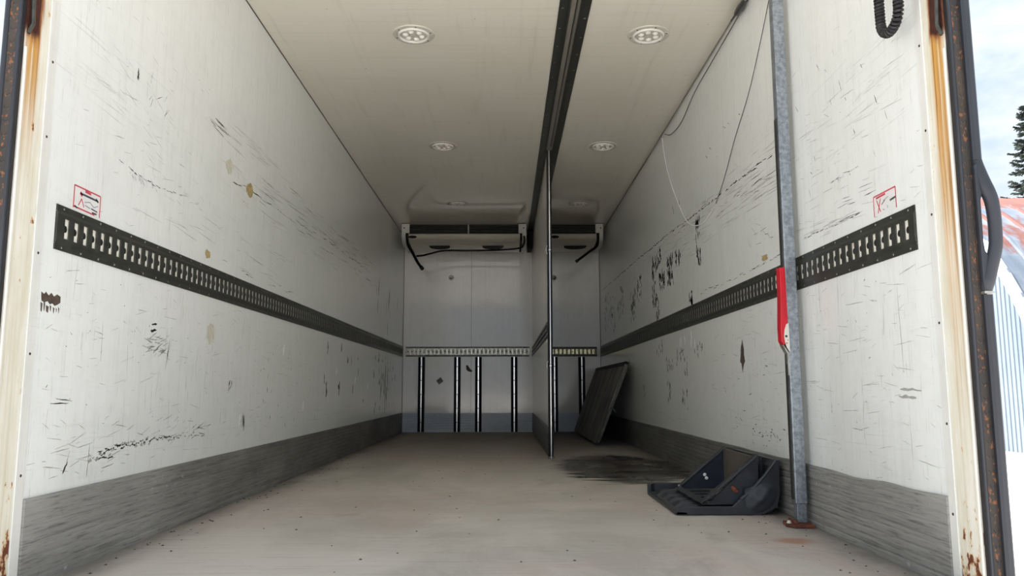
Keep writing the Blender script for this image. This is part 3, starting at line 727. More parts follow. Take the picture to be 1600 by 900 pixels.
# slotted adjuster strip on the left face
st = bx(1.1555, 1.1600, yf+.010, yf+.034, .10, 1.62).build('adjuster_strip', 'track_dark', lb)
lv = [(1.1345, 1.000), (1.1560, 1.002), (1.1575, .930), (1.1585, .800), (1.1590, .742), (1.140, .690), (1.1295, .708), (1.1285, .760), (1.1315, .830), (1.1345, .910)]
lev = MB().prism(lv, 'y', yf-.012, yf+.030).build('lever', 'red', lb, bevel=.003)
MB().prism([(1.1435, .998), (1.1465, .998), (1.1485, .80), (1.1455, .80)], 'y', yf-.0145, yf-.011).build('lever_rib', 'red', lev, bevel=.001)
pl = [(1.1595, .780), (1.1500, .774), (1.1425, .752), (1.1395, .728), (1.1420, .704), (1.1490, .682), (1.1600, .664)]
sp_ = MB().prism(pl, 'y', yf-.0165, yf-.0118).build('lever_plate', 'white_paint', lev, bevel=.001)
MB().stud((1.1475, yf-.0165, .727), 'y', -1, .0050, .003, 10).build('pivot', 'screw_dark', sp_)
MB().stud((1.1485, yf-.0165, .700), 'y', -1, .0030, .001, 8).build('print_dot', 'sticker_red', sp_)
MB().stud((1.1535, yf-.0165, .712), 'y', -1, .0024, .001, 8).build('print_dot', 'sticker_red', sp_)
MB().prism([(1.134, .694), (1.1390, .692), (1.1580, .662), (1.1520, .660)], 'y', yf-.008, yf+.026).build('pawl', 'zinc', lev)
MB().prism([(1.1545, .662), (1.1600, .662), (1.1600, .575), (1.1565, .575)], 'y', yf, yf+.02).build('pawl_rod', 'zinc', lb)

# ================================================================== COILED CORD
cc = thing('coiled_cord', 'black coiled cable hanging in a loop beside the right jamb', 'cable', (1.17, .05, 1.55))
path = []
A, B, zb, rad = .106, .000, 1.602, .053
for i in range(60): path.append(Vector((1.165, A+.012*(1-i/59), 2.10-(2.10-zb)*i/59)))
for i in range(1, 40):
    t_ = PI*i/40; path.append(Vector((1.165, (A+B)/2+rad*math.cos(t_), zb-rad*math.sin(t_)*.98)))
for i in range(60): path.append(Vector((1.165, B-.010*(i/59), zb+(2.10-zb)*i/59)))
ln = [0.0]
for i in range(1, len(path)): ln.append(ln[-1]+(path[i]-path[i-1]).length)
hel = []; S = 0.0; j = 0; turns = ln[-1]/.0105; N = int(turns*11)
for i in range(N+1):
    sarc = ln[-1]*i/N
    while j < len(ln)-2 and ln[j+1] < sarc: j += 1
    q = (sarc-ln[j])/max(1e-6, ln[j+1]-ln[j]); p = path[j].lerp(path[j+1], q)
    d = (path[j+1]-path[j]).normalized(); e1 = Vector((1, 0, 0)); e2 = d.cross(e1)
    th = 2*PI*turns*i/N; hel.append(p+(e1*math.cos(th)+e2*math.sin(th))*.0105)
MB().tube(hel, .0048, 6).build('coil', 'rubber_dark', cc, smooth=True)

# ================================================================== WIRES AT THE CEILING CORNER
hose('dark cable pinned along the corner of ceiling and right wall', [(1.217, .3, 2.412), (1.218, 1.4, 2.410), (1.217, 2.5, 2.411), (1.218, 3.5, 2.409), (1.218, 5.2, 2.412), (1.218, 7.2, 2.412)], .0045, 'channel_grey', 'corner_cable', cat='cable', sub=4)
hose('slack dark wire sagging below the ceiling corner on the right wall', [(1.218, 1.42, 2.385), (1.220, 2.1, 2.365), (1.220, 2.54, 2.345), (1.220, 2.92, 2.285), (1.220, 3.25, 2.312), (1.219, 3.46, 2.385)], .0028, 'sticker_ink', 'slack_wire', cat='wire')
hose('thin white wire looping down the right wall', [(1.222, 3.56, 2.385), (1.222, 3.50, 2.24), (1.222, 3.30, 1.97), (1.222, 2.95, 1.66), (1.222, 2.72, 1.545), (1.222, 2.45, 1.50), (1.222, 2.20, 1.535)], .0035, 'mark_pale', 'white_wire', cat='wire')
hose('thin dark wire strung up the right wall towards the post', [(1.224, 2.17, 1.55), (1.224, 1.98, 1.65), (1.224, 1.78, 1.79), (1.224, 1.54, 1.93), (1.224, 1.38, 2.06), (1.224, 1.20, 2.235), (1.224, 1.10, 2.36)], .0019, 'sticker_ink', 'dark_wire', cat='wire')
r = thing('cable_connector', 'small oval cable connector at the top of the right wall corner', 'connector', (1.205, 1.54, 2.385))
MB().tube([(1.206, 1.46, 2.385), (1.206, 1.48, 2.384), (1.206, 1.54, 2.383), (1.206, 1.60, 2.386), (1.206, 1.63, 2.39)], [.006, .014, .019, .014, .006], 10).build('shell', 'alu_dark', r, smooth=True)
MB().tube([(1.206, 1.63, 2.39), (1.208, 1.70, 2.395)], .005, 8).build('tail', 'alu_dark', r, smooth=True)
MB().tube([(1.206, 1.46, 2.385), (1.2225, 1.25, 2.38), (1.2235, .9, 2.395)], .005, 8).build('tail', 'white_paint', r, smooth=True)

# ================================================================== LEANING PANEL
lpn = thing('leaning_panel', 'grey streaked insulated panel leaning against the right wall at the far end', 'panel', (.93, 6.3, 0))
# panel plane: foot line at x=.905, head line at x=1.178
def pan(a, b, d):   # a 0..1 along depth, b 0..1 up the slope, d out of the face
    y = (5.20-.17*b)*(1-a)+(7.52-.03*b)*a
    x = .905+.268*b; z = .012+.735*b
    return (x-.939*d, y, z+.342*d)
def rounded(n=6, ra=.035, rb=.10):
    pts = []
    for (ca, cb, t0) in ((1-ra, 1-rb, 0), (ra, 1-rb, PI/2), (ra, rb, PI), (1-ra, rb, 3*PI/2)):
        for k in range(n+1):
            t_ = t0+PI/2*k/n; pts.append((ca+ra*math.cos(t_), cb+rb*math.sin(t_)))
    return pts
def slab(pts, d0, d1):
    n = len(pts)
    return MB().add([pan(a, b, d0) for a, b in pts]+[pan(a, b, d1) for a, b in pts], [tuple(range(n)), tuple(range(n, 2*n))[::-1]]+[(i, (i+1) % n, n+(i+1) % n, n+i) for i in range(n)])
slab(rounded(), .0, .026).build('core', 'panel_edge', lpn, bevel=.006)
slab(rounded(6, .034, .098), .0262, .033).build('face_skin', 'panel_skin', lpn, bevel=.003)
slab([(.03, .965), (.97, .965), (.985, 1.02), (.015, 1.02)], -.002, .037).build('top_binding', 'panel_back', lpn, bevel=.004)
MB().tube([pan(.004, .45, .02), pan(-.012, .45, .0), pan(-.016, .42, -.03)], .008, 8).build('strap_tab', 'track_lip', lpn, smooth=True)

# ================================================================== PLASTIC FENDER AND WEDGE BIN
fd = thing('plastic_fender', 'black ribbed plastic quarter fender lying on the floor by the right wall', 'fender', (.98, 1.6, 0))
def lprof(x0, xr, t0, top, R, inner, n=8):
    """L-shaped cross-section: bed on the floor, rounded corner, upright wing"""
    out = [(x0, 0.002)]
    for k in range(n+1):
        a = -PI/2+PI/2*k/n; out.append((xr-R+R*math.cos(a), .002+R+R*math.sin(a)))
    out.append((xr+.006, top)); out.append((xr-.018, top)); ri = R-inner if R > inner else .02
    for k in range(n+1):
        a = -PI/2*k/n; out.append((xr-.022-ri+ri*math.cos(a), t0+ri+ri*math.sin(a)))
    out.append((x0, t0)); return out
Y0, Y1 = 1.246, 1.965
mb = MB(); mb.prism(lprof(.800, 1.196, .014, .226, .085, .02), 'y', Y0+.01, Y1); mb.build('shell', 'fender', fd, smooth=True)
# scalloped ribs running across the bed and up the wing
for (a, b) in ((1.262, 1.345), (1.395, 1.475), (1.525, 1.605), (1.655, 1.735), (1.785, 1.865)):
    mb = MB(); pr = [(a, .014), (a+.012, .034), (b-.012, .034), (b, .014)]
    x0 = .782
    n = len(pr); xs = [(x0, 0.0), (x0+.03, 1.0), (1.09, 1.0), (1.125, .6)]
    for (x, k) in xs: mb.v += [(x, p[0], .014+(p[1]-.014)*max(k, .02)) for p in pr]
    for i in range(len(xs)-1):
        for q in range(n-1): mb.f.append((i*n+q, i*n+q+1, (i+1)*n+q+1, (i+1)*n+q))
        mb.f.append((i*n+n-1, i*n, (i+1)*n, (i+1)*n+n-1))
    mb.f += [tuple(range(n)), tuple(3*n+q for q in range(n))]
    mb.build('rib', 'fender', fd)
    MB().prism([(1.176, .09), (1.164, .10), (1.162, .20), (1.176, .222)], 'y', a+.01, b-.01).build('wing_rib', 'fender', fd)
# turned-up front lip with rounded left corner, left edge lip, rear lip
MB().prism([(.757, .002), (1.12, .002), (1.12, .037), (.775, .034), (.757, .022)], 'y', Y0, Y0+.014).build('front_lip', 'fender', fd, bevel=.003)
MB().prism([(.757, .002), (.805, .002), (.805, .014), (.775, .016), (.757, .014)], 'y', Y0, Y1-.06).build('side_lip', 'fender', fd, bevel=.002)
pr = [(1.12, Y1-.03), (1.12, Y1), (.80, Y1), (.775, Y1-.012), (.760, Y1-.035), (.757, Y1-.07), (.775, Y1-.07), (.780, Y1-.045), (.795, Y1-.03)]
MB().prism(pr, 'z', .002, .052).build('rear_lip', 'fender', fd, bevel=.003)
# gusset web between bed and wing on the near side
gp = [(.985, .030), (1.02, .060), (1.08, .100), (1.135, .160), (1.178, .226), (1.198, .226), (1.196, .090), (1.188, .052), (1.165, .022), (1.125, .004), (.985, .004)]
MB().prism(gp, 'y', Y0+.001, Y0+.016).build('gusset_web', 'fender', fd, bevel=.004)
MB().tube([(1.03, Y0+.006, .065), (1.08, Y0+.006, .103), (1.135, Y0+.006, .163), (1.185, Y0+.006, .226)], .008, 8).build('gusset_bead', 'fender', fd, smooth=True)
# moulded swelling where bed and wing meet
mb = MB(); nn = 14
for i in range(nn+1):
    for k in range(nn+1):
        u, v = i/nn*2-1, k/nn*2-1; rr = max(0, 1-u*u-v*v)
        h = .022*rr*(1+.35*math.sin(5*u+2)*math.cos(6*v))
        mb.v.append((1.115+.068*u, Y0+.002-h, .070+.058*v+.02*u))
for i in range(nn):
    for k in range(nn): mb.f.append((i*(nn+1)+k, i*(nn+1)+k+1, (i+1)*(nn+1)+k+1, (i+1)*(nn+1)+k))
mb.build('moulded_swelling', 'fender', fd, smooth=True)

bn = thing('wedge_bin', 'black wedge-shaped open plastic bin resting on the fender', 'bin', (.99, 1.5, .04))
b0, b1 = 1.275, 1.770      # near and far faces
TL, TR, BR = (.872, .040), (1.118, .240), (1.110, .046)
MB().prism([TL, (TL[0]+.028, TL[1]+.002), (TR[0]-.016, TR[1]-.010), TR, BR, (BR[0]-.02, .042)], 'y', b0, b0+.010).build('near_side', 'bin', bn)
MB().prism([TL, TR, BR], 'y', b1-.010, b1).build('far_side', 'bin_in', bn)
MB().prism([(TL[0]+.015, .040), (BR[0], .040), (BR[0], .047), (TL[0]+.015, .047)], 'y', b0+.010, b1-.010).build('base', 'bin_lit', bn)
bx(1.103, 1.112, b0+.010, b1-.010, .047, .236).build('back_wall', 'bin_lit', bn)
for k in range(4):
    y = b0+.06+k*.10; MB().prism([(.905, .047), (1.00, .047), (1.00, .053), (.912, .053)], 'y', y, y+.05).build('base_rib', 'bin', bn)
def rim(p, q, y0, y1, w, t_):
    d = Vector((q[0]-p[0], 0, q[1]-p[1])).normalized(); nrm = Vector((-d.z, 0, d.x))
    pp = [(p[0], p[1]), (q[0], q[1]), (q[0]+nrm.x*t_, q[1]+nrm.z*t_), (p[0]+nrm.x*t_, p[1]+nrm.z*t_)]
    return MB().prism(pp, 'y', y0, y1)
rim(TL, TR, b0-.012, b0+.026, 0, .011).build('rim', 'fender', bn, bevel=.003)
rim(TL, TR, b1-.022, b1+.012, 0, .010).build('rim', 'fender', bn, bevel=.003)
dv = Vector((TR[0]-TL[0], 0, TR[1]-TL[1])).normalized()
MB().prism([TL, (TL[0]+dv.x*.024, TL[1]+dv.z*.024), (TL[0]+dv.x*.024-dv.z*.010, TL[1]+dv.z*.024+dv.x*.010), (TL[0]-dv.z*.010, TL[1]+dv.x*.010)], 'y', b0-.012, b1+.012).build('rim', 'fender', bn, bevel=.002)
for (x, z) in ((1.010, .112), (1.018, .096)):
    MB().stud((x, b1-.010, z), 'y', -1, .0085, .004, 10).build('bolt', 'mark_pale', bn)
MB().stud((.881, b1-.02, .062), 'y', -1, .006, .004, 8).build('rim_rivet', 'zinc', bn)
hb = MB(); hb.tube([(1.000, b0-.001, .116), (1.010, b0-.004, .104), (1.022, b0-.003, .094)], [.006, .011, .007], 8); hb.build('broken_catch', 'rust', bn, smooth=True)
MB().stud((1.019, b0-.001, .098), 'y', -1, .009, .004, 8).build('catch_hole', 'black_plastic', bn)

# ================================================================== GRAB HANDLE ON THE RIGHT EDGE
gh = thing('grab_handle', 'black moulded grab handle on the right edge of the opening', 'handle', (1.30, -.12, .9))
def loop_tube(pts, r, name, parent, n=10, mat='rubber'):
    P = [Vector(p) for p in pts]; out = []
    for i in range(len(P)-1):
        p0, p1, p2, p3 = P[max(i-1, 0)], P[i], P[i+1], P[min(i+2, len(P)-1)]
        for k in range(6):
            t_ = k/6; out.append(.5*((2*p1)+(p2-p0)*t_+(2*p0-5*p1+4*p2-p3)*t_*t_+(3*p1-p0-3*p2+p3)*t_**3))
    out.append(P[-1]); rr = r
    if isinstance(r, list):
        m_ = len(out); rr = []
        for i in range(m_):
            q = i/(m_-1)*(len(r)-1); a = int(min(q, len(r)-2)); rr.append(r[a]+(r[a+1]-r[a])*(q-a))
    return MB().tube(out, rr, n).build(name, mat, parent, smooth=True)
loop_tube([(1.276, -.120, 1.13), (1.279, -.124, 1.09), (1.288, -.129, 1.045), (1.299, -.133, 1.005), (1.3025, -.134, .96), (1.3025, -.134, .92), (1.300, -.133, .88), (1.288, -.128, .83), (1.278, -.124, .79), (1.275, -.120, .765)], [.010, .015, .018, .0165, .016, .016, .0165, .017, .012], 'grip', gh, 12)
MB().prism([(1.262, 1.10), (1.284, 1.105), (1.298, 1.040), (1.290, 1.030), (1.278, 1.022), (1.2725, 1.005), (1.2715, .895), (1.274, .872), (1.281, .862), (1.291, .860), (1.292, .845), (1.284, .79), (1.280, .768), (1.264, .768), (1.2625, .80)], 'y', -.134, -.122).build('mount_plate', 'rubber', gh, bevel=.003)
bx(1.262, 1.288, -.136, -.120, .762, .768).build('collar', 'zinc', gh)
bp = [(1.264, -.118), (1.264, -.128), (1.270, -.134), (1.281, -.134), (1.287, -.128), (1.287, -.118)]
struct(MB().prism(bp, 'z', -.12, .760).build('trim_12', 'rubber', smooth=True), 'black rubber bumper strip below the grab handle', 'trim')
struct(MB().prism(bp, 'z', 1.112, H+.1).build('trim_13', 'rubber', smooth=True), 'black rubber bumper strip above the grab handle', 'trim')

# ================================================================== STICKERS
def wall_pt(s, u, v, d): return ((XL+d) if s < 0 else (XR-d), u, v)
def flat(s, pts, d0, d1):
    n = len(pts)
    return MB().add([wall_pt(s, u, v, d0) for u, v in pts]+[wall_pt(s, u, v, d1) for u, v in pts],
                    [tuple(range(n)), tuple(range(n, 2*n))]+[(i, (i+1) % n, n+(i+1) % n, n+i) for i in range(n)])
def stroke(s, p, q, w, d0=.0004, d1=.0009):
    a = Vector((q[0]-p[0], q[1]-p[1])); a.normalize(); nx, ny = -a.y*w/2, a.x*w/2
    return flat(s, [(p[0]+nx, p[1]+ny), (q[0]+nx, q[1]+ny), (q[0]-nx, q[1]-ny), (p[0]-nx, p[1]-ny)], d0, d1)
def sticker(s, u0, u1, v0, v1, label):
    r = thing('warning_sticker', label, 'sticker', wall_pt(s, (u0+u1)/2, v0, 0))
    flat(s, [(u0, v0), (u1, v0), (u1, v1), (u0, v1)], .0, .0004).build('sheet', 'sticker_white', r)
    w = .0042
    edges = [((u0, v0), (u0, v1)), ((u0, v1), (u1, v1)), ((u1, v0), (u1, v1))]
    if s < 0: edges.append(((u0, v0+.004), (u1-.03, v0+.002)))
    for p, q in edges: stroke(s, p, q, w).build('border', 'sticker_red', r)
    return r
s1 = sticker(-1, .181, .330, 1.060, 1.128, 'red-bordered instruction sticker above the near end of the left rail')
U = lambda a, b: (.181+.149*a, 1.060+.068*b)
for p, q, w, mt in ((U(.40, .92), U(.62, .90), .007, 'sticker_red'), (U(.22, .74), U(.90, .73), .006, 'sticker_ink'), (U(.22, .78), U(.30, .66), .010, 'sticker_red'), (U(.82, .80), U(.92, .68), .006, 'sticker_ink'),
                    (U(.28, .52), U(.18, .18), .0035, 'sticker_red'), (U(.28, .52), U(.38, .18), .0035, 'sticker_red'), (U(.40, .42), U(.60, .52), .003, 'sticker_blue'), (U(.60, .52), U(.76, .36), .003, 'sticker_blue'),
                    (U(.76, .36), U(.92, .50), .003, 'sticker_blue'), (U(.42, .30), U(.62, .24), .003, 'sticker_blue'), (U(.66, .26), U(.90, .22), .004, 'sticker_ink'), (U(.70, .10), U(.88, .10), .005, 'sticker_ink'), (U(.04, .10), U(.14, .03), .005, 'sticker_ink')):
    stroke(-1, p, q, w).build('print_mark', mt, s1)
s2 = sticker(1, .210, .351, 1.066, 1.131, 'red-bordered sticker with a red cross above the near end of the right rail')
V = lambda a, b: (.351-.141*a, 1.066+.065*b)
for p, q, w, mt in ((V(.12, .88), V(.55, .90), .006, 'sticker_red'), (V(.14, .78), V(.30, .14), .004, 'sticker_red'), (V(.32, .78), V(.18, .12), .004, 'sticker_red'), (V(.36, .46), V(.52, .62), .003, 'sticker_ink'),
                    (V(.45, .62), V(.66, .70), .0025, 'sticker_blue'), (V(.74, .48), V(.98, .52), .006, 'sticker_ink'), (V(.62, .30), V(.63, .16), .003, 'sticker_blue'), (V(.40, .20), V(.48, .16), .003, 'sticker_blue')):
    stroke(1, p, q, w).build('print_mark', mt, s2)
def blob(cu, cv, ru, rv, n=16, j=.3, rnd=random):
    return [(cu+ru*math.cos(2*PI*k/n)*(1+rnd.uniform(-j, j)), cv+rv*math.sin(2*PI*k/n)*(1+rnd.uniform(-j, j))) for k in range(n)]
r = thing('torn_label', 'torn brown label remnant low on the left wall near the jamb', 'label', wall_pt(-1, .10, .74, 0))
flat(-1, [(.056, .793), (.070, .788), (.078, .795), (.092, .786), (.104, .795), (.118, .786), (.132, .794), (.150, .789), (.151, .772), (.138, .765), (.124, .760), (.112, .766), (.100, .762), (.088, .770), (.074, .764), (.060, .768), (.057, .780)], 0, .0005).build('upper_scrap', 'mark_brown', r)
for (a, b, z0, z1) in ((.056, .066, .737, .764), (.070, .078, .740, .766), (.082, .096, .737, .758), (.100, .108, .742, .760), (.116, .124, .738, .756), (.130, .136, .742, .755), (.142, .148, .740, .758)):
    flat(-1, [(a, z1), (b, z1-.003), (b-.002, z0), (a+.003, z0+.004)], 0, .0005).build('lower_scrap', 'mark_brown', r)
for (s, u, v, ru, rv, mt, lab) in ((-1, 1.432, 1.546, .045, .036, 'mark_cream', 'pale peeled sticker patch higher on the left wall'), (-1, 1.727, 1.512, .050, .033, 'mark_tan', 'tan glue residue patch on the left wall above the rail'),
                                   (-1, 1.302, .77, .040, .050, 'mark_cream', 'cream tape remnant below the left rail'), (-1, 1.231, 1.10, .032, .020, 'mark_tan', 'brownish glue spot just above the left rail'),
                                   (1, 1.81, .69, .035, .075, 'mark_brown', 'brown torn scrap on the right wall left of the post'), (1, 1.42, 1.115, .045, .016, 'mark_tan', 'small tan scrap on top of the right rail beside the post')):
    tag(flat(s, blob(u, v, ru, rv, 14, .28), 0, .0005).build('sticker_residue', mt, origin=wall_pt(s, u, v, 0)), lab, 'residue')
def back_flat(pts, d0=0, d1=.0006):
    n = len(pts)
    return MB().add([(x, L-d0, z) for x, z in pts]+[(x, L-d1, z) for x, z in pts], [tuple(range(n)), tuple(range(n, 2*n))]+[(i, (i+1) % n, n+(i+1) % n, n+i) for i in range(n)])
tag(back_flat([(-.812, .628), (-.757, .672), (-.722, .620), (-.778, .578)]).build('diamond_sticker', 'decal_grey', origin=(-.77, L, .62)), 'small grey diamond sticker between the first two slide rails', 'sticker')
tag(back_flat([(-.445, .812), (-.425, .820), (-.395, .775), (-.362, .745), (-.378, .732), (-.420, .742), (-.440, .765)]).build('torn_sticker', 'mark_brown', origin=(-.4, L, .77)), 'torn reddish brown sticker between the second and third slide rails', 'sticker')

# ================================================================== SCUFF MARKS (flat shapes of rubbed-off rubber and gouges)
rnd = random.Random(21)
def sliver(mb, s, u, v, ln_, w, ang, d=.0003):
    n = 5; ca, sa = math.cos(ang), math.sin(ang); top = []; bot = []
    for k in range(n+1):
        t_ = k/n; ww = w*(math.sin(PI*min(max(t_, .05), .95))**.6)*rnd.uniform(.35, 1.0)
        o = rnd.uniform(-.2, .2)*w
        a = (t_-.5)*ln_
        top.append((u+a*ca-(o+ww/2)*sa, v+a*sa+(o+ww/2)*ca)); bot.append((u+a*ca-(o-ww/2)*sa, v+a*sa+(o-ww/2)*ca))
    mb.add([wall_pt(s, p[0], p[1], d) for p in top+bot], [(k, k+1, n+2+k, n+1+k) for k in range(n)])
def cluster(mb, s, u0, u1, v0, v1, n, ang, aj, l0, l1, w0, w1):
    for _ in range(n): sliver(mb, s, rnd.uniform(u0, u1), rnd.uniform(v0, v1), rnd.uniform(l0, l1), rnd.uniform(w0, w1), ang+rnd.uniform(-aj, aj))
def line(mb, s, pts, w, step=.05, miss=.2, jit=.004):
    for (a, b) in zip(pts[:-1], pts[1:]):
        d = math.hypot(b[0]-a[0], b[1]-a[1]); k = max(1, int(d/step)); an = math.atan2(b[1]-a[1], b[0]-a[0])
        for i in range(k):
            if rnd.random() < miss: continue
            t_ = (i+.5)/k; sliver(mb, s, a[0]+(b[0]-a[0])*t_, a[1]+(b[1]-a[1])*t_+rnd.uniform(-jit, jit), step*rnd.uniform(.7, 1.4), w*rnd.uniform(.4, 1.2), an+rnd.uniform(-.1, .1))
# --- left wall
k_ = MB(); g_ = MB(); b_ = MB()
line(k_, -1, [(.43, 1.277), (.60, 1.262), (.74, 1.262)], .006, .03, .05); line(k_, -1, [(.76, 1.268), (.94, 1.285)], .005, .03, .2)
cluster(k_, -1, .50, .72, 1.245, 1.262, 14, -.9, .3, .01, .03, .001, .003)
cluster(g_, -1, .95, 1.15, 1.27, 1.31, 6, .1, .2, .03, .08, .002, .005)
line(k_, -1, [(.42, .315), (.52, .335), (.62, .338), (.80, .345), (1.03, .342)], .009, .014, .12, .006)
line(g_, -1, [(.36, .305), (.52, .333), (.80, .345), (1.2, .345)], .014, .02, .1, .012)
cluster(k_, -1, .42, .60, .30, .345, 8, .1, .3, .02, .05, .004, .014); cluster(g_, -1, .15, 1.2, .28, .42, 34, .05, .3, .03, .10, .002, .005)
cluster(k_, -1, 1.1, 1.35, .33, .38, 12, .1, .3, .03, .07, .002, .005)
cluster(k_, -1, .742, .775, .735, .765, 5, .25, .1, .035, .05, .006, .011); cluster(g_, -1, .70, .86, .66, .72, 26, .2, .4, .03, .09, .003, .008)
cluster(k_, -1, .85, .90, .60, .72, 4, 1.4, .2, .04, .10, .002, .004); cluster(k_, -1, .16, .24, .48, .50, 3, 0, .1, .05, .09, .003, .005)
cluster(k_, -1, 1.55, 1.60, .53, .56, 5, 1.2, .5, .02, .04, .008, .014); cluster(g_, -1, 1.72, 1.80, .35, .40, 5, 1.4, .2, .04, .06, .01, .02)
sliver(k_, -1, .235, .30, .04, .010, .9); sliver(g_, -1, .245, .325, .05, .004, 1.2); sliver(k_, -1, .36, .31, .10, .004, 1.5)
cluster(k_, -1, .52, .535, 1.60, 1.63, 2, 1.5, .1, .03, .05, .008, .012); cluster(k_, -1, .62, .80, 1.55, 1.66, 7, .9, .5, .03, .06, .002, .004)
cluster(k_, -1, 1.18, 1.40, 1.66, 1.72, 9, -.05, .05, .06, .16, .003, .006); cluster(g_, -1, .3, .95, 1.30, 1.62, 26, -.1, .3, .03, .12, .0015, .004)
cluster(g_, -1, 1.3, 6.6, 1.42, 1.78, 150, .02, .05, .08, .45, .002, .006); cluster(k_, -1, 1.9, 5.5, 1.46, 1.72, 46, .02, .04, .10, .40, .002, .005)
line(k_, -1, [(1.5, 1.50), (3.0, 1.56), (5.0, 1.62)], .006, .10, .45, .012)
cluster(g_, -1, .55, 2.6, 1.09, 1.30, 30, -.03, .06, .05, .25, .002, .005); line(k_, -1, [(1.4, 1.10), (1.9, 1.095), (2.6, 1.10)], .005, .06, .5, .012)
cluster(k_, -1, 2.0, 3.6, .30, .75, 20, 1.4, .4, .01, .04, .004, .012); cluster(k_, -1, 3.4, 7.0, .30, .85, 34, 1.5, .25, .03, .10, .02, .05)
cluster(k_, -1, 5.8, 6.6, .30, .86, 22, 1.55, .08, .08, .22, .015, .035); cluster(k_, -1, 5.5, 7.3, 1.15, 1.55, 9, 1.5, .1, .08, .25, .02, .04)
cluster(g_, -1, .1, 3.0, .30, .88, 70, .02, .25, .03, .12, .0015, .004); cluster(g_, -1, .1, 2.0, .35, .85, 30, 1.5, .15, .03, .14, .0015, .004)
cluster(k_, -1, .1, 3.0, .30, .88, 90, .3, 1.0, .004, .012, .0015, .004)
cluster(g_, -1, .05, 2.5, .26, .90, 160, .0, .5, .01, .05, .001, .003)
cluster(g_, -1, .05, 2.5, 1.06, 1.9, 120, .0, .3, .01, .06, .001, .003)
for (u, v) in ((2.43, .75), (3.85, .66), (4.6, .60), (2.9, .42), (5.2, .55), (1.72, .38)): sliver(b_, -1, u, v, .07, .030, 1.45)
stuff(k_.build('scuff_marks', 'mark', wall_left)); stuff(g_.build('faint_scuffs', 'mark_soft', wall_left)); stuff(b_.build('paint_chips', 'mark_pale', wall_left))
# --- right wall
k_ = MB(); g_ = MB(); b_ = MB()
line(k_, 1, [(7.3, 1.715), (5.0, 1.675), (3.57, 1.64), (2.6, 1.60), (1.7, 1.57), (1.25, 1.55)], .012, .07, .10, .006)
line(g_, 1, [(3.5, 1.60), (2.2, 1.53), (1.3, 1.47)], .008, .08, .3, .015)
cluster(g_, 1, 1.15, 3.6, 1.36, 1.66, 130, .03, .05, .08, .34, .0018, .005); cluster(k_, 1, 1.2, 3.0, 1.42, 1.62, 20, .03, .05, .06, .22, .002, .004)
cluster(g_, 1, .15, 1.0, 1.10, 1.60, 46, .06, .12, .04, .16, .0015, .004); cluster(k_, 1, .35, .62, 1.15, 1.20, 6, .05, .06, .06, .14, .002, .004)
line(k_, 1, [(.44, 1.262), (.56, 1.268), (.70, 1.262)], .004, .03, .2); cluster(k_, 1, .48, .66, 1.25, 1.265, 10, 1.0, .3, .008, .02, .001, .003)
line(k_, 1, [(.45, 1.10), (.62, 1.105), (.95, 1.115)], .005, .04, .15, .004); cluster(g_, 1, .4, 1.0, 1.085, 1.125, 16, .03, .06, .06, .16, .002, .004)
line(k_, 1, [(1.2, 1.10), (1.9, 1.085), (2.6, 1.10)], .006, .05, .35, .008); cluster(k_, 1, 1.3, 1.7, 1.18, 1.30, 10, .3, .4, .03, .09, .002, .004)
for (u, v, n, du, dv) in ((4.05, 1.37, 26, .10, .20), (3.85, 1.52, 9, .08, .08), (3.75, 1.33, 18, .10, .06), (3.45, 1.36, 20, .10, .10), (3.20, 1.42, 7, .08, .05), (2.62, 1.50, 8, .05, .06), (2.62, 1.34, 8, .05, .07),
                          (3.95, 1.12, 9, .07, .10), (4.75, 1.40, 9, .12, .10), (5.1, 1.30, 18, .14, .15), (5.9, 1.40, 14, .2, .15), (6.5, 1.35, 16, .25, .2), (7.0, 1.42, 14, .2, .22), (2.86, 1.09, 6, .05, .05)):
    cluster(k_, 1, u-du, u+du, v-dv, v+dv, int(n*2.0), 1.5, .25, .02, .075, .014, .042)
for (u, v, n, du, dv) in ((3.9, .83, 8, .12, .05), (3.55, .70, 12, .12, .05), (3.2, .74, 10, .12, .06), (3.05, .67, 8, .06, .06), (3.6, .50, 12, .06, .08), (3.1, .46, 8, .08, .07), (4.6, .50, 5, .06, .06), (2.7, .76, 6, .1, .04), (5.4, .7, 8, .3, .1)):
    cluster(k_, 1, u-du, u+du, v-dv, v+dv, int(n*1.6), 1.45, .3, .015, .05, .010, .026)
cluster(b_, 1, 2.5, 3.2, .76, .86, 8, 1.5, .15, .05, .09, .015, .03)
cluster(k_, 1, 1.1, 1.7, .26, .36, 24, .2, .8, .008, .03, .003, .008); cluster(k_, 1, 1.3, 2.2, .30, .65, 16, .1, .5, .01, .05, .003, .007)
cluster(g_, 1, .08, 2.4, .26, .88, 90, .02, .2, .03, .14, .0015, .004); cluster(g_, 1, .08, 2.4, .26, .88, 26, 1.55, .15, .03, .16, .0015, .004)
cluster(g_, 1, .05, 2.0, .24, .90, 160, .0, .5, .01, .05, .001, .003)
cluster(g_, 1, .05, 2.0, 1.06, 1.9, 120, .0, .3, .01, .06, .001, .003)
cluster(k_, 1, .08, 2.0, .26, .90, 50, .3, 1.0, .005, .014, .002, .004); cluster(k_, 1, .15, 1.0, 1.25, 1.75, 16, .9, .4, .015, .05, .002, .005)
sliver(k_, 1, .235, .70, .26, .002, 1.53); sliver(g_, 1, .22, .50, .10, .016, .02); sliver(g_, 1, .20, .52, .12, .012, .02)
cluster(k_, 1, 2.9, 3.4, 1.75, 1.80, 3, 1.4, .2, .03, .07, .01, .02); cluster(k_, 1, 1.7, 2.4, 1.80, 1.95, 7, .3, .3, .02, .05, .004, .008)
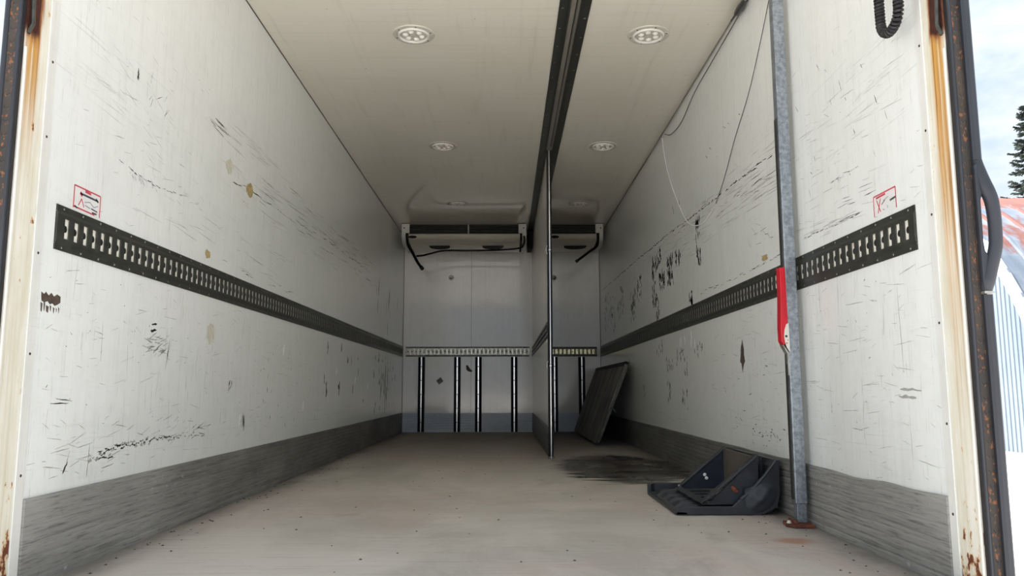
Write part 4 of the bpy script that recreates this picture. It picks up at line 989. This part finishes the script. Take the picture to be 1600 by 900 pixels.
stuff(k_.build('scuff_marks', 'mark', wall_right)); stuff(g_.build('faint_scuffs', 'mark_soft', wall_right)); stuff(b_.build('paint_chips', 'mark_pale', wall_right))

# loose grit along the floor
gm = MB()
for _ in range(260):
    s = rnd.choice((-1, 1)); x = s*(1.215-abs(rnd.gauss(0, .10))) if rnd.random() < .6 else rnd.uniform(-1.15, 1.15)
    y = rnd.uniform(.15, 4.5); q = rnd.uniform(.002, .006)
    gm.add([(x-q, y-q*.7, .0003), (x+q*.8, y-q, .0003), (x+q, y+q*.8, .0003), (x-q*.6, y+q, .0003), (x, y, q*.7)], [(0, 1, 4), (1, 2, 4), (2, 3, 4), (3, 0, 4)])
stuff(gm.build('floor_grit', 'mark_brown', floor))

# ================================================================== OUTDOORS
ground = struct(bx(-140, 140, -140, 160, GZ-.3, GZ).build('ground', 'ground'), 'pale gravelly yard outside the truck', 'ground')
# arched metal shed
R, WX, CY, LEN = 7.0, 11.1, 20.6, 16.0
hut = thing('arched_shed', 'arched metal shed with rusting roof outside beyond the right edge', 'building', (WX, CY, GZ))
fz = GZ+.24
def arc_y(z): return math.sqrt(max(0, R*R-(z-GZ)**2))
# corrugated end wall, one folded sheet
mb = MB(); y = CY-R+.04; prof = []; p = .146; i = 0
while y < CY+R-.1:
    prof += [(y, 0), (y+.060, 0), (y+.073, .022), (y+.133, .022)]; y += p
bot = []; top = []
for (yy, d) in prof:
    zt = GZ+math.sqrt(max(.02, R*R-(yy-CY)**2))
    bot.append((WX+.03-d, yy, fz)); top.append((WX+.03-d, yy, max(fz+.02, zt-.02)))
n = len(prof); mb.add(bot+top, [(i, i+1, n+i+1, n+i) for i in range(n-1)])
mb.build('end_wall', 'hut_wall', hut)
bx(WX-.08, WX+LEN, CY-R-.10, CY+R+.1, GZ, fz).build('foundation', 'concrete', hut)
mb = MB(); N = 40
for (rr, x) in ((R+.05, WX-.06), (R-.10, WX-.06), (R-.10, WX+.12), (R+.05, WX+.12)):
    for k in range(N+1):
        a = PI*k/N; mb.v.append((x, CY+rr*math.cos(a), max(fz, GZ+rr*math.sin(a))))
for c_ in range(4):
    for k in range(N): mb.f.append((c_*(N+1)+k, c_*(N+1)+k+1, ((c_+1) % 4)*(N+1)+k+1, ((c_+1) % 4)*(N+1)+k))
mb.build('arch_trim', 'hut_trim', hut)
W_ = .61; panel0 = None
for i in range(int(LEN/W_)):
    x = WX+.06+i*W_
    if panel0 is None:
        mb = MB(); pr = [(0, 0), (.02, .05), (.08, .05), (.11, .0), (.30, .012), (.50, 0), (W_, 0)]; n = len(pr)
        for k in range(37):
            a = .035+(PI-.07)*k/36
            for (dx, dr) in pr: mb.v.append((x+dx, CY+(R+dr)*math.cos(a), GZ+(R+dr)*math.sin(a)))
        for k in range(36):
            for q in range(n-1): mb.f.append((k*n+q, k*n+q+1, (k+1)*n+q+1, (k+1)*n+q))
        panel0 = mb.build('roof_panel', 'hut_roof', hut)
    else:
        o = panel0.copy(); COL.objects.link(o); o.parent = hut; o.location = (i*W_, 0, 0)
# spruce behind the shed
sx, sy, sh_ = 30.05, 41.0, 17.9
tr = thing('spruce_tree', 'dark spruce tree rising behind the arched shed', 'tree', (sx, sy, GZ))
MB().tube([(sx, sy, GZ), (sx, sy, GZ+8), (sx+.05, sy, GZ+15), (sx, sy, GZ+sh_)], [.26, .2, .1, .02], 8).build('trunk', 'bark', tr, smooth=True)
tw = MB(); fo = MB(); rt = random.Random(5)
z = GZ+3.0
while z < GZ+sh_-.3:
    f = 1-(z-GZ-3)/(sh_-3); rad_ = .2+3.6*f**.9
    for _ in range(6):
        a = rt.uniform(0, 2*PI); rl = rad_*rt.uniform(.65, 1.1); dz = -.18*rl+rt.uniform(-.1, .2)
        p0 = Vector((sx, sy, z)); p2 = Vector((sx+rl*math.cos(a), sy+rl*math.sin(a), z+dz+.12*rl)); p1 = p0.lerp(p2, .55)+Vector((0, 0, -.12*rl))
        tw.tube([p0, p1, p2], [.035, .02, .006], 4, False)
        side = Vector((-math.sin(a), math.cos(a), 0)); m_ = int(8+rl*13)
        for i in range(m_):
            t_ = .18+.82*i/m_; q = (p0.lerp(p1, t_*2) if t_ < .5 else p1.lerp(p2, t_*2-1))
            for sg in (-1, 1):
                ln2 = (.16+.34*(1-t_))*rt.uniform(.6, 1.2); d = (side*sg+(p2-p0).normalized()*.7+Vector((0, 0, rt.uniform(-.55, .1)))).normalized()
                e = q+d*ln2; wv = Vector((rt.uniform(-1, 1), rt.uniform(-1, 1), rt.uniform(-1, 1))).normalized()*.045
                fo.add([q-wv, q+wv, e+wv*.5, e-wv*.5, (q+e)/2+Vector((0, 0, .05))], [(0, 1, 4), (1, 2, 4), (2, 3, 4), (3, 0, 4)])
    z += .30+.12*rt.random()
stuff(tw.build('branches', 'bark', tr)); stuff(fo.build('needle_sprays', 'needles', tr))
